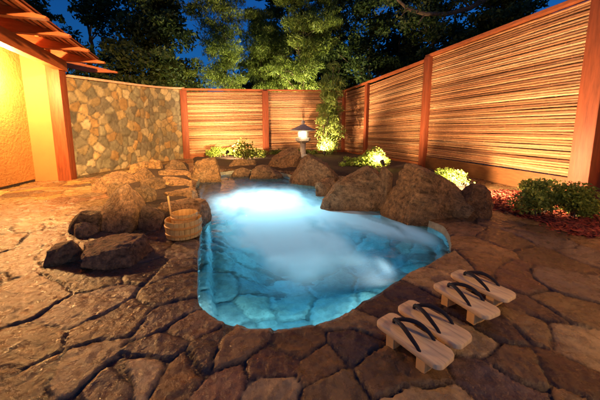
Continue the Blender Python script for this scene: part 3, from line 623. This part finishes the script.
# ---------------------------------------------------------------- lantern
def lantern():
    D = 9.0; p = P(303, 150, D); zt_ = P(303, 119, D).z; base = Vector((p.x, D, 0)); sc = (zt_ - .0) / 1.28
    t = thing('stone_lantern', 'grey stone garden lantern with glowing fire box and wide hat roof', 'stone lantern', tuple(base))
    s6 = lambda prof, name, mat=M_lantern, n=6, par=None: MB().lathe([(r * sc, z * sc) for r, z in prof], n, phase=.3).build(name, mat, par or t)
    s6([(.22, 0), (.22, .10), (.15, .16)], 'base'); s6([(.10, .16), (.085, .35), (.10, .52)], 'shaft', n=16)
    s6([(.12, .52), (.25, .60), (.26, .68), (.2, .70)], 'platform')
    mb = MB()
    for k in range(6): a = k * PI / 3 + .3; mb.box((.155 * sc * math.cos(a), .155 * sc * math.sin(a), .80 * sc), (.035 * sc, .035 * sc, .20 * sc), Matrix.Rotation(a, 3, 'Z'))
    mb.lathe([(.17 * sc, .70 * sc), (.17 * sc, .725 * sc)], 6, phase=.3); mb.lathe([(.17 * sc, .875 * sc), (.17 * sc, .9 * sc)], 6, phase=.3); fb = mb.build('fire_box', M_lantern, t)
    s6([(.135, .726), (.135, .874)], 'lit_panes', M_glow2, par=fb)
    rf_ = s6([(.20, .90), (.40, .915), (.41, .945), (.30, .985), (.17, 1.05), (.08, 1.10), (.05, 1.12)], 'roof', n=24)
    s6([(.035, 1.12), (.065, 1.16), (.06, 1.20), (.02, 1.24), (.004, 1.28)], 'finial', n=12, par=rf_)
    for k in range(6):
        pass
    lamp('lantern_bulb', base + Vector((0, -.32 * sc, .80 * sc)), 10, (1, .72, .38), t, .08)
lantern()

# ---------------------------------------------------------------- wooden bucket and dipper
def bucket():
    c = G(179.5, 242); pm = 1 / G(181, 242).x * 0; w = (G(197, 238) - G(162, 238)).length; r = w / 2; c = Vector(((179.5 - 300) / F * (c.y + r) * 1.0, c.y + r * .95, 0.012)); H = r * .98
    t = thing('wooden_bucket', 'round honey-coloured wooden wash bucket with two hoops beside the pool', 'bucket', tuple(c), rz=.3)
    def staves(r0, r1, z0, z1, n, th, name, par, off=(0, 0)):
        mb = MB()
        for k in range(n):
            a0, a1 = 2 * PI * k / n + .012, 2 * PI * (k + 1) / n - .012; kk = random.uniform(.85, 1.12); vs = []
            for zz, rr in ((z0, r0), (z1, r1)):
                for rad in (rr, rr - th):
                    for a in (a0, (a0 + a1) / 2, a1): vs.append((off[0] + rad * math.cos(a), off[1] + rad * math.sin(a), zz))
            fs = [(0, 1, 7, 6), (1, 2, 8, 7), (4, 3, 9, 10), (5, 4, 10, 11), (3, 0, 6, 9), (2, 5, 11, 8), (6, 7, 10, 9), (7, 8, 11, 10), (1, 0, 3, 4), (2, 1, 4, 5)]
            mb.add(vs, fs, (kk, kk, kk * .95))
        mb.lathe([((r0 - th * .5), z0 + .015), ((r0 - th * .5), z0 + .03)], 28, c=(off[0], off[1], 0)); return mb.build(name, M_cedar, par)
    staves(r * .96, r, 0, H, 22, r * .09, 'staves', t)
    def hoop(rr, z, h, par, off=(0, 0)):
        MB().lathe([(rr, z - h), (rr + .007, z - h * .6), (rr + .007, z + h * .6), (rr, z + h), (rr - .006, z + h), (rr - .006, z - h), (rr, z - h)][:], 40, (.9, .75, .55), (off[0], off[1], 0)).build('hoop', M_cedar, par)
    def ring(rr, z, h, par):
        mb = MB(); n = 44; vs = []; fs = []
        for j in range(n):
            a = 2 * PI * j / n
            for dr, dz in ((0, -h), (.006, -h * .6), (.006, h * .6), (0, h)): vs.append(((rr + dr) * math.cos(a), (rr + dr) * math.sin(a), z + dz))
        for j in range(n):
            for k in range(3): fs.append((j * 4 + k, ((j + 1) % n) * 4 + k, ((j + 1) % n) * 4 + k + 1, j * 4 + k + 1))
        mb.add(vs, fs, (.95, .7, .45)); return mb.build('hoop', M_cedar, par, True)
    ring(r * .967 , H * .22, .012, t); ring(r * .99, H * .66, .012, t)
    # inner pail with long handle stave standing inside the bucket
    r2 = r * .72; z0 = H * .55; c2 = c + Vector((r * .08, 0, z0))
    t2 = thing('hand_pail', 'smaller wooden pail with one long upright handle, nested inside the bucket', 'pail', tuple(c2), rz=.1)
    staves(r2 * .95, r2, 0, H * .80, 18, r2 * .10, 'staves', t2); ring(r2 * .985, H * .58, .010, t2)
    hz = P(168.5, 195, c.y).z - c2.z; a = R(188)
    mb = MB(); p0 = Vector((r2 * .93 * math.cos(a), r2 * .93 * math.sin(a), .02)); p1 = Vector((r2 * 1.13 * math.cos(a), r2 * 1.1 * math.sin(a), hz))
    d = (p1 - p0); x_ = d.normalized(); y_ = Vector((math.sin(a), -math.cos(a), 0)); z_ = x_.cross(y_).normalized(); y_ = z_.cross(x_); m = Matrix((x_, y_, z_)).transposed()
    mb.box((p0 + p1) / 2, (d.length, .030, .014), m, (1.15, 1.2, 1.3), .005); mb.build('handle', M_cedar, t2, True)
bucket()

# ---------------------------------------------------------------- geta sandals
def outline(L, Wd, k=10, rc=.035):
    pts = []; r = min(rc, Wd * .45)
    for cx, cy, a0 in ((L / 2 - r, Wd / 2 - r, 0), (-L / 2 + r, Wd / 2 - r, 90), (-L / 2 + r, -Wd / 2 + r, 180), (L / 2 - r, -Wd / 2 + r, 270)):
        for j in range(k + 1): a = R(a0 + 90 * j / k); pts.append((cx + r * math.cos(a), cy + r * math.sin(a)))
    return pts
def geta(pA, pB, label, zof=0.0):
    ZT = .085 + zof; a, b = G(*pA, ZT), G(*pB, ZT); c = (a + b) / 2; d = b - a; L = .325; Wd = .135; rz = math.atan2(d.y, d.x)
    t = thing('wooden_sandal', label, 'sandal', (c.x, c.y, zof), 'wooden clog sandals in pairs at the poolside', rz)
    o = outline(L, Wd); n = len(o); mb = MB(); vs = []; lay = [(.962, .060), (1.0, .065), (1.0, .080), (.985, .0845), (.955, .086)]
    for s_, zz in lay:
        for x_, y_ in o: vs.append((x_ * s_, y_ * (s_ if s_ == 1 else s_ - .01), zz + .004 * (x_ / L * 2) ** 2 * 0))
    fs = [tuple(range(n))[::-1], tuple((len(lay) - 1) * n + j for j in range(n))]
    for k in range(len(lay) - 1):
        for j in range(n): fs.append((k * n + j, k * n + (j + 1) % n, (k + 1) * n + (j + 1) % n, (k + 1) * n + j))
    mb.add(vs, fs); mb.build('foot_board', M_geta, t, True)
    for x_ in (-L * .22, L * .25): MB().box((x_, 0, .030), (.042, Wd * .93, .0605), None, (1.05, .85, .6), .003).build('support_tooth', M_geta, t)
    mb = MB(); x0 = -L * .30
    for sg in (-1, 1):
        pts = []; rad = []
        for j in range(13):
            u = j / 12; x_ = x0 + u * L * .52; y_ = sg * (Wd * .40) * math.sin(min(u * 1.12, 1) * PI / 2) ** 1.1; zz = .086 + .040 * math.sin(PI * min(u * .92 + .10, 1)) ** .8 - (.006 if j == 12 else 0)
            pts.append((x_, y_, zz)); rad.append(0.0072 + .003 * math.sin(PI * u))
        mb.tube(pts, rad, 10)
    mb.tube([(x0 - .004, 0, .084), (x0 - .002, 0, .100), (x0 + .006, 0, .108)], [.007, .008, .009], 10); mb.build('thong_strap', M_strap, t, True)
geta((383, 315.5), (449.5, 361), 'wooden sandal nearest the camera, at the front left of the two pairs')
geta((404, 302.5), (467, 341), 'wooden sandal second from the front, right beside the nearest one')
geta((438, 281), (497, 315), 'wooden sandal third from the front, left one of the rear pair')
geta((455, 271), (512.5, 297), 'wooden sandal farthest from the camera, right one of the rear pair')

# ---------------------------------------------------------------- foliage
def leaves(name, centers, radii, counts, size, cols, parent, mat=None, aspect=.45, droop=.0, seed=0, mode='shell'):
    rg = np.random.RandomState(seed); Vs, Fs, Cs = [], [], []; n0 = 0
    for (c, r, n) in zip(centers, radii, counts):
        r = np.array(r if hasattr(r, '__len__') else (r, r, r)); d = rg.normal(size=(n, 3)); d /= np.linalg.norm(d, axis=1)[:, None]
        p = np.array(c) + d * r * (rg.uniform(.25, 1.08, (n, 1)) ** .6)
        t = rg.normal(size=(n, 3)); t[:, 2] -= droop; t /= np.linalg.norm(t, axis=1)[:, None]; u = rg.normal(size=(n, 3)); b = np.cross(t, u); b /= np.linalg.norm(b, axis=1)[:, None] + 1e-6
        nn = np.cross(t, b); s = (size * rg.uniform(.6, 1.35, (n, 1)))
        q = np.stack([p - t * s, p + b * s * aspect - t * s * .1 + nn * s * .08, p + t * s, p - b * s * aspect - t * s * .1 + nn * s * .08], 1).reshape(-1, 3)
        Vs.append(q); Fs.append(np.arange(n * 4).reshape(-1, 4) + n0); n0 += n * 4
        cc = np.array(cols)[rg.randint(0, len(cols), n)] * rg.uniform(.7, 1.3, (n, 1)); Cs.append(np.repeat(cc, 4, 0))
    return mesh(name, np.concatenate(Vs), np.concatenate(Fs), mat or M_leaf, parent, col=np.concatenate(Cs))
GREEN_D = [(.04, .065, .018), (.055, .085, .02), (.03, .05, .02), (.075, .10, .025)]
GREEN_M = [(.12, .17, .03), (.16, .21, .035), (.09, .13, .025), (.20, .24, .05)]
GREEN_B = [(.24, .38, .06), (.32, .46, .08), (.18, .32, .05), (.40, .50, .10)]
def tree(label, px, D, ztop, spread, zcrown, nclump, dens, size, cols, seed, trunk_r=.14, cat='tree', group='trees beyond the garden fences', aspect=.45, csize=(.45, .8), lean=0, droop=.3):
    rg = np.random.RandomState(seed); b = Vector(((px - 300) / F * D, D, 0)); t = thing('garden_tree', label, cat, tuple(b), group)
    mb = MB(); pts = [Vector((lean * k / 8 + rg.normal() * .05, rg.normal() * .05, -.1 + (ztop * .93) * k / 8)) for k in range(9)]; mb.tube(pts, [trunk_r * (1 - .85 * k / 8) for k in range(9)], 8)
    mb.build('trunk', M_bark, t, True); limbs = MB(); C, Rr, N = [], [], []
    for k in range(nclump):
        u = (k + .5) / nclump; z = zcrown + (ztop - zcrown) * u + rg.uniform(-.2, .2); prof = math.sin(PI * (u * .80 + .16)) ** .7
        a = rg.uniform(0, 2 * PI); rr = spread * prof * rg.uniform(.2, 1.0); e = Vector((math.cos(a) * rr + lean * z / ztop, math.sin(a) * rr * .8, z))
        zt_ = max(z - rr * .55 - .2, .4); tp = Vector((lean * zt_ / ztop, 0, zt_)); mid = tp.lerp(e, .5) + Vector((0, 0, .12)); r0 = trunk_r * .35 * (1 - u * .6)
        limbs.tube([tp, mid, e], [r0, r0 * .6, r0 * .2], 5, caps=False)
        cs = rg.uniform(*csize); C.append(e); Rr.append((cs, cs, cs * rg.uniform(.45, .8))); N.append(int(dens * cs * cs))
        for q in range(2):
            e2 = e + Vector((rg.normal() * cs * .7, rg.normal() * cs * .7, rg.normal() * cs * .5)); limbs.tube([mid, e2], [r0 * .4, r0 * .12], 4, caps=False); C.append(e2); c2 = cs * .55; Rr.append((c2, c2, c2 * .6)); N.append(int(dens * c2 * c2))
    limbs.build('limbs', M_bark, t, True); leaves('crown', C, Rr, N, size, cols, t, seed=seed, droop=droop, aspect=aspect)
T = tree
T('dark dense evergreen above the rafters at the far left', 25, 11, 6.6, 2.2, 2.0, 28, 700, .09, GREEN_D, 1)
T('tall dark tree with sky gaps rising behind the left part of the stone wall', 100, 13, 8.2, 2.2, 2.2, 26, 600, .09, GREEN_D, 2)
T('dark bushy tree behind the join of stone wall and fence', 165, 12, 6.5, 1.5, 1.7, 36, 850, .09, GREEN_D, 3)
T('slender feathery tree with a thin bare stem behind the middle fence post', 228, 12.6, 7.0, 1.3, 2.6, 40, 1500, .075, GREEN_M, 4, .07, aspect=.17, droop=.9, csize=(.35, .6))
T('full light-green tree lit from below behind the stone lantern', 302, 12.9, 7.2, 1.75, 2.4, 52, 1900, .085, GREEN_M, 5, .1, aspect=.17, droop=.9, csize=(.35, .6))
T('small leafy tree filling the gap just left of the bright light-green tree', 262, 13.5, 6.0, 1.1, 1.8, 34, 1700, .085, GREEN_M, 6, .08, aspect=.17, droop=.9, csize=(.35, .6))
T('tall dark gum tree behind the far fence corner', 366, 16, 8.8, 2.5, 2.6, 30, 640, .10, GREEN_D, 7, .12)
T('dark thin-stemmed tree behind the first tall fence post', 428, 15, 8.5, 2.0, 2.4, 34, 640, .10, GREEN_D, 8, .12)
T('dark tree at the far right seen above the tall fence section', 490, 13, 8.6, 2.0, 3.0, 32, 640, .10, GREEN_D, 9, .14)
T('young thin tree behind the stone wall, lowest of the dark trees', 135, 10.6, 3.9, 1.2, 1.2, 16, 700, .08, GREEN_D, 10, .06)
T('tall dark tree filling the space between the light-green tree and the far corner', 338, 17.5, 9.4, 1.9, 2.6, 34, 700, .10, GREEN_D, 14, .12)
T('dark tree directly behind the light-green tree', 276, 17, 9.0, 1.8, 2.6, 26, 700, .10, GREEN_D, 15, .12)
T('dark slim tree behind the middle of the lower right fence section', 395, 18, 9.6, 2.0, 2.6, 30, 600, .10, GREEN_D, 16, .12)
# far-off woods: one mass of foliage behind everything
rg = np.random.RandomState(77); C = []; Rr = []; N = []
for k in range(230):
    a = rg.uniform(-1.12, 1.0); D = rg.uniform(18, 24); zz = rg.uniform(.6, 6.0 + 1.8 * math.sin(a * 5) + 1.4 * math.sin(a * 11 + 2)); zz *= (.55 if a < -.25 else 1); C.append((math.tan(a) * D if abs(a) < 1.1 else a * D, D, zz)); r_ = rg.uniform(.9, 1.7); Rr.append((r_, r_, r_ * .8)); N.append(240)
tag(leaves('woods', C, Rr, N, .2, [(.02, .032, .014), (.03, .045, .015)], None, seed=5), 'dark far-off woodland beyond the garden fences', 'woodland', kind='stuff')
# overhanging limb top right
def bough():
    t = thing('overhanging_branch', 'bare brown branch with a few twigs crossing the sky at the top right', 'branch', tuple(P(468, 8, 8.5)))
    o = Vector(t.location); mb = MB(); pts = [P(x_, y_, D) - o for x_, y_, D in ((515, -22, 8.9), (490, -4, 8.7), (470, 8, 8.5), (447, 14, 8.5), (425, 14, 8.4), (408, 9, 8.3), (398, 0, 8.3), (392, -12, 8.2))]
    mb.tube(pts, [.10, .085, .07, .06, .055, .045, .035, .02], 8)
    for a, b in ((2, (455, -6)), (3, (440, 26)), (4, (418, 25)), (5, (400, 18))): mb.tube([pts[a], (pts[a] + P(*b, 8.3) - o) / 2 + Vector((0, 0, .03)), P(*b, 8.3) - o], [.03, .018, .006], 6)
    mb.build('bough', M_bark, t, True); C = [P(x_, y_, 8.4) - o for x_, y_ in ((392, -8), (405, 16), (440, 24), (458, -4), (480, -8), (420, 0))]
    leaves('foliage', C, [.35] * 6, [110] * 6, .05, GREEN_D, t, seed=3)
bough()

def shrub(label, x0, x1, ytop, ybase, n, size, cols, seed, depth=.7, zb=0.0, aspect=.45, cat='shrub', group='planting between boulders and fences', Doff=0):
    rg = np.random.RandomState(seed); a, b = G(x0, ybase, zb), G(x1, ybase, zb); D = (a.y + b.y) / 2 + Doff; w = (x1 - x0) / F * D; c = Vector((((x0 + x1) / 2 - 300) / F * D, D + w * depth * .4, zb)); h = P((x0 + x1) / 2, ytop, c.y).z - zb
    t = thing('leafy_shrub', label, cat, tuple(c), group); C = []; Rr = []; N = []; st = MB(); k = max(7, int(w / h * 8))
    for i in range(k):
        p = Vector((rg.uniform(-.5, .5) * w * .82, rg.uniform(-.5, .5) * w * depth * .6, h * rg.uniform(.35, .85))); p.z *= 1 - .45 * (abs(p.x) / (w * .5)) ** 2; r_ = h * rg.uniform(.22, .38)
        C.append(p); Rr.append((r_ * 1.2, r_ * 1.2, r_ * .8)); N.append(max(20, n // k)); st.tube([(p.x * .4, p.y * .4, -.03), (p.x * .8, p.y * .8, p.z * .5), p], [.012, .009, .004], 5, caps=False)
    st.build('stems', M_bark, t); leaves('foliage', C, Rr, N, size, cols, t, seed=seed, aspect=aspect)
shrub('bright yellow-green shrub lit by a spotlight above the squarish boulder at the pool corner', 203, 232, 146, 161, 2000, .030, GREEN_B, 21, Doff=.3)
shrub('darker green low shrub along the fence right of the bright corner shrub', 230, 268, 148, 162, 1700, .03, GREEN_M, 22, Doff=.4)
shrub('wispy upright sapling added to cast a shadow on the left fence bay', 236, 256, 138, 161, 520, .045, GREEN_M, 31, .5, Doff=-.6)  # added plant, throws a branchy shadow on the far fence
shrub('small open-leaved plant added right of the small shrub to shadow the tall fence', 450, 474, 170, 191, 260, .028, GREEN_B, 33, .6)  # added between spotlight and tall fence to cast leaf shadows
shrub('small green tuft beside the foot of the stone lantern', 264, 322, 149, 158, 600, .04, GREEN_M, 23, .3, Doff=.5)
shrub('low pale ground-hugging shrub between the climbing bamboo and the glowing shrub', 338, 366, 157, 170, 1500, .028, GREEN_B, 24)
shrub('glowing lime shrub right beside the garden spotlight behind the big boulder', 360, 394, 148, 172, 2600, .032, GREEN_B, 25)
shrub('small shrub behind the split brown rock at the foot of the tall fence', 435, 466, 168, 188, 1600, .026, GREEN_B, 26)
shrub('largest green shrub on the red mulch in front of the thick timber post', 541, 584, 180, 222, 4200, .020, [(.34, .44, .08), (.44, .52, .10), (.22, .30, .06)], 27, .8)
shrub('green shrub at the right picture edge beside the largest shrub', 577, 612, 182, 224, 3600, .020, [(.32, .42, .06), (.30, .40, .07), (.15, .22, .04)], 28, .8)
# climbing bamboo in the corner
def climber():
    D = 9.9; b = P(327, 150, D); o = Vector((b.x, D, 0)); t = thing('climbing_bamboo', 'tall narrow golden-green bamboo clump climbing above the fence in the far corner', 'bamboo plant', tuple(o))
    rg = np.random.RandomState(4); C = []; Rr = []; N = []; mb = MB()
    for k in range(7):
        x_ = rg.uniform(-.28, .28); top = rg.uniform(2.1, 3.1); mb.tube([(x_ * .5, 0, 0), (x_ * .8, rg.uniform(-.1, .1), top * .5), (x_ * 1.2, rg.uniform(-.15, .15), top)], [.018, .014, .006], 6, (2, 2.6, 1), caps=False)
        for q in range(6):
            u = (q + 1) / 6; C.append((x_ * (.5 + .7 * u) + rg.normal() * .12, rg.normal() * .12, top * u)); r_ = .16 + .1 * rg.rand() + (.12 if q < 2 else 0); Rr.append((r_, r_, r_ * .9)); N.append(190)
    mb.build('canes', M_bark, t); leaves('foliage', C, Rr, N, .055, [(.16, .24, .05), (.22, .28, .06), (.12, .2, .04)], t, seed=9, droop=1.2, aspect=.22)
climber()

# ---------------------------------------------------------------- beds and mulch
def bed(name, poly, mat, hh, kind='structure', col=(1, 1, 1), res=.06, chips=None, label=None, cat=None):
    P_ = np.array([G(*p)[:2] if len(p) == 2 else p[:2] for p in poly]); x0, y0 = P_.min(0); x1, y1 = P_.max(0)
    X, Y = np.meshgrid(np.arange(x0, x1, res), np.arange(y0, y1, res)); x, y = X.ravel(), Y.ravel(); A = P_; B = np.roll(P_, -1, 0)
    ins = np.zeros(len(x), bool); dd = np.full(len(x), 9.)
    for a, b in zip(A, B):
        c_ = ((a[1] > y) != (b[1] > y)); xi = a[0] + (y - a[1]) / (b[1] - a[1] + 1e-9) * (b[0] - a[0]); ins ^= c_ & (x < xi)
        d = b - a; t = np.clip(((x - a[0]) * d[0] + (y - a[1]) * d[1]) / (d @ d), 0, 1); dd = np.minimum(dd, np.hypot(x - a[0] - t * d[0], y - a[1] - t * d[1]))
    z = np.where(ins, -.03 + hh * sm(dd, 0, .15) + .02 * fbm(x * 5, y * 5), -.06); nx, ny = X.shape[1], X.shape[0]
    I = (np.arange(ny - 1)[:, None] * nx + np.arange(nx - 1)[None]).ravel(); fc = np.stack([I, I + 1, I + nx + 1, I + nx], 1); fc = fc[ins[fc].any(1)]
    o = mesh(name, np.stack([x, y, z], 1), fc, mat, col=np.tile(col, (len(x), 1)), smooth=True)
    tag(o, kind=kind, label=label, cat=cat)
    if chips:
        rg = np.random.RandomState(2); idx = rg.choice(np.where(ins & (dd > .02))[0], chips); px = x[idx] + rg.uniform(-res, res, chips); py = y[idx] + rg.uniform(-res, res, chips); pz = z[idx] + rg.uniform(0, .02, chips)
        a = rg.uniform(0, PI, chips); L = rg.uniform(.012, .04, chips); w = L * rg.uniform(.25, .5, chips); ti = rg.uniform(-.5, .5, chips)
        u = np.stack([np.cos(a), np.sin(a), ti], 1) * L[:, None]; v = np.stack([-np.sin(a), np.cos(a), rg.uniform(-.4, .4, chips)], 1) * w[:, None]; p = np.stack([px, py, pz], 1); th = np.array((0, 0, .006))
        q = np.stack([p - u - v, p + u - v, p + u + v, p - u + v, p - u - v - th, p + u - v - th, p + u + v - th, p - u + v - th], 1).reshape(-1, 3)
        base = np.arange(chips)[:, None] * 8; fs = np.concatenate([base + np.array(k) for k in ((0, 1, 2, 3), (0, 4, 5, 1), (1, 5, 6, 2), (2, 6, 7, 3), (3, 7, 4, 0))])
        cc = np.repeat(np.array([(.30, .04, .02), (.38, .06, .025), (.2, .03, .015), (.42, .10, .04)])[rg.randint(0, 4, chips)] * rg.uniform(.6, 1.2, (chips, 1)), 8, 0)
        tag(mesh('mulch_chips', q, fs, mat, col=cc), 'loose red bark chips covering the bed below the tall fence', 'mulch', kind='stuff')
bed('mulch_bed', [(470, 192), (500, 190), (560, 196), (610, 205), (640, 232), (600, 240), (565, 235), (530, 220), (500, 212), (478, 208)], M_mulch, .05, col=(.16, .03, .018), chips=9000)
bed('bank_soil', [tuple(G(*q)) for q in ((96, 214), (112, 186), (140, 170), (190, 164), (196, 190), (197, 214), (150, 232), (110, 232))], M_soil, .12, res=.05)
bed('planting_soil', [G(192, 168)[:2] + (0,), G(255, 171)[:2] + (0,), G(300, 174)[:2] + (0,), G(350, 180)[:2] + (0,), G(395, 196)[:2] + (0,), G(470, 200)[:2] + (0,), G(485, 188)[:2] + (0,), (3.1, 7.4, 0), (1.8, 11.2, 0), (-3.6, 9.2, 0)] if False else
    [tuple(G(192, 168)), tuple(G(255, 170)), tuple(G(300, 172)), tuple(G(350, 178)), tuple(G(395, 194)), tuple(G(470, 198)), tuple(G(485, 187)), (3.1, 7.4, 0), (1.8, 11.2, 0), (-3.6, 9.2, 0)], M_soil, .10, res=.08)

# ---------------------------------------------------------------- garden spotlights
def spotlight(label, loc, aim, en, col=AMB, ang=120, lens=True, rad=.04):
    loc = Vector(loc); t = thing('garden_spotlight', label, 'spotlight', tuple(loc), 'low garden spotlights'); d = (Vector(aim) - loc).normalized()
    MB().tube([(0, 0, -.12), (0, 0, 0)], .01, 8).build('stake', M_black, t); m = d.to_track_quat('Z', 'Y').to_matrix()
    mb = MB().lathe([(.02, -.03), (.04, 0), (.045, .07), (.05, .08)], 16); mb.v = [tuple(m @ Vector(v)) for v in mb.v]; hd = mb.build('lamp_head', M_black, t, True)
    mb = MB().lathe([(.040, .082), (.02, .086), (.002, .087)], 16); mb.v = [tuple(m @ Vector(v)) for v in mb.v]; mb.build('lens', M_glow, hd)
    lamp('spot_bulb', loc + d * .12, en, col, t, rad, ang, loc + d * 3)
spotlight('small spotlight shining up through the glowing lime shrub', P(383, 163.5, 6.1), P(383, 163.5, 6.1) + Vector((-.1, 1.0, .7)), 330, ang=150)
spotlight('small spotlight hidden beside the bright corner shrub, lighting the far fence', G(228, 163) + Vector((0, -.1, .30)), (-1.6, 9.9, 1.3), 640, ang=150)
spotlight('small spotlight at the foot of the climbing bamboo in the corner', (P(324, 150, 9.4).x, 9.3, .15), (1.0, 10.6, 2.4), 620, ang=140)
spotlight('small spotlight at the fence foot behind the split brown rock', G(446, 196) + Vector((.0, .0, .14)), (4.2, 4.6, 1.5), 560, ang=150)
spotlight('small spotlight on the red mulch beside the split brown rock', G(474, 203) + Vector((0, 0, .16)), (3.7, 2.8, .34), 160, ang=70)
# tree uplights standing behind the fence
spotlight('garden spotlight behind the far fence shining up into the light-green tree', (.2, 12.0, .2), (.1, 12.9, 5.0), 3000, (1, .86, .42), 110)
spotlight('garden spotlight behind the far fence shining up into the feathery tree', (-2.7, 11.2, .2), (-3.0, 12.6, 5.0), 1100, (1, .86, .42), 110)
spotlight('added spotlight behind the stone wall brightening the dark trees', (-5.6, 11.0, .2), (-6.4, 12.8, 4.5), 420, (1, .86, .42), 110)  # extra lamp added to lift the dark crowns
# wall lamps of the bath terrace, just outside the right edge and behind the camera; the stone-wall flood is added
def bollard(label, loc, en):
    t = thing('terrace_lamp', label, 'lamp post', tuple(loc)); MB().lathe([(.05, 0), (.045, .05), (.03, .06), (.03, 1.5), (.06, 1.52)], 14).build('lamp_pole', M_black, t, True)
    MB().lathe([(.06, 1.525), (.08, 1.53), (.08, 1.7), (.06, 1.71)], 14).build('lamp_glass', M_glow, t); MB().lathe([(.14, 1.715), (.13, 1.73), (.01, 1.8)], 14).build('lamp_hat', M_black, t, True)
    lamp('terrace_bulb', Vector(loc) + Vector((0, 0, 1.45)), en, WARM, t, .1)
def flood(label, loc, aim, en, ang):
    loc = Vector(loc); d = (Vector(aim) - loc).normalized(); t = thing('flood_light', label, 'flood light', tuple(loc)); m = d.to_track_quat('Z', 'Y').to_matrix()
    MB().tube([(0, 0, -loc.z), (0, 0, -.02)], .025, 10).build('lamp_pole', M_black, t)
    mb = MB().lathe([(.03, -.08), (.07, -.05), (.09, .05), (.095, .07)], 18); mb.v = [tuple(m @ Vector(v)) for v in mb.v]; hd = mb.build('lamp_head', M_black, t, True)
    mb = MB().lathe([(.08, .072), (.04, .076), (.002, .077)], 18); mb.v = [tuple(m @ Vector(v)) for v in mb.v]; mb.build('lens', M_glow, hd)
    lamp('flood_bulb', loc + d * .14, en, WARM, t, .09, ang, loc + d * 3, 1.0)
flood('black flood light on a pole behind the terrace, aimed over the pool', (-1.2, -1.6, 2.9), (.6, 6.0, .7), 860, 50)
flood('added unseen flood light behind the terrace, brightening the stone wall', (1.6, -1.6, 2.9), (-3.8, 6.8, 1.0), 9500, 38)  # added lamp out of view, only there to brighten the stone wall
bollard('lamp on a black pole at the right edge of the terrace beside the sandals', (2.5, .35, 0), 85)
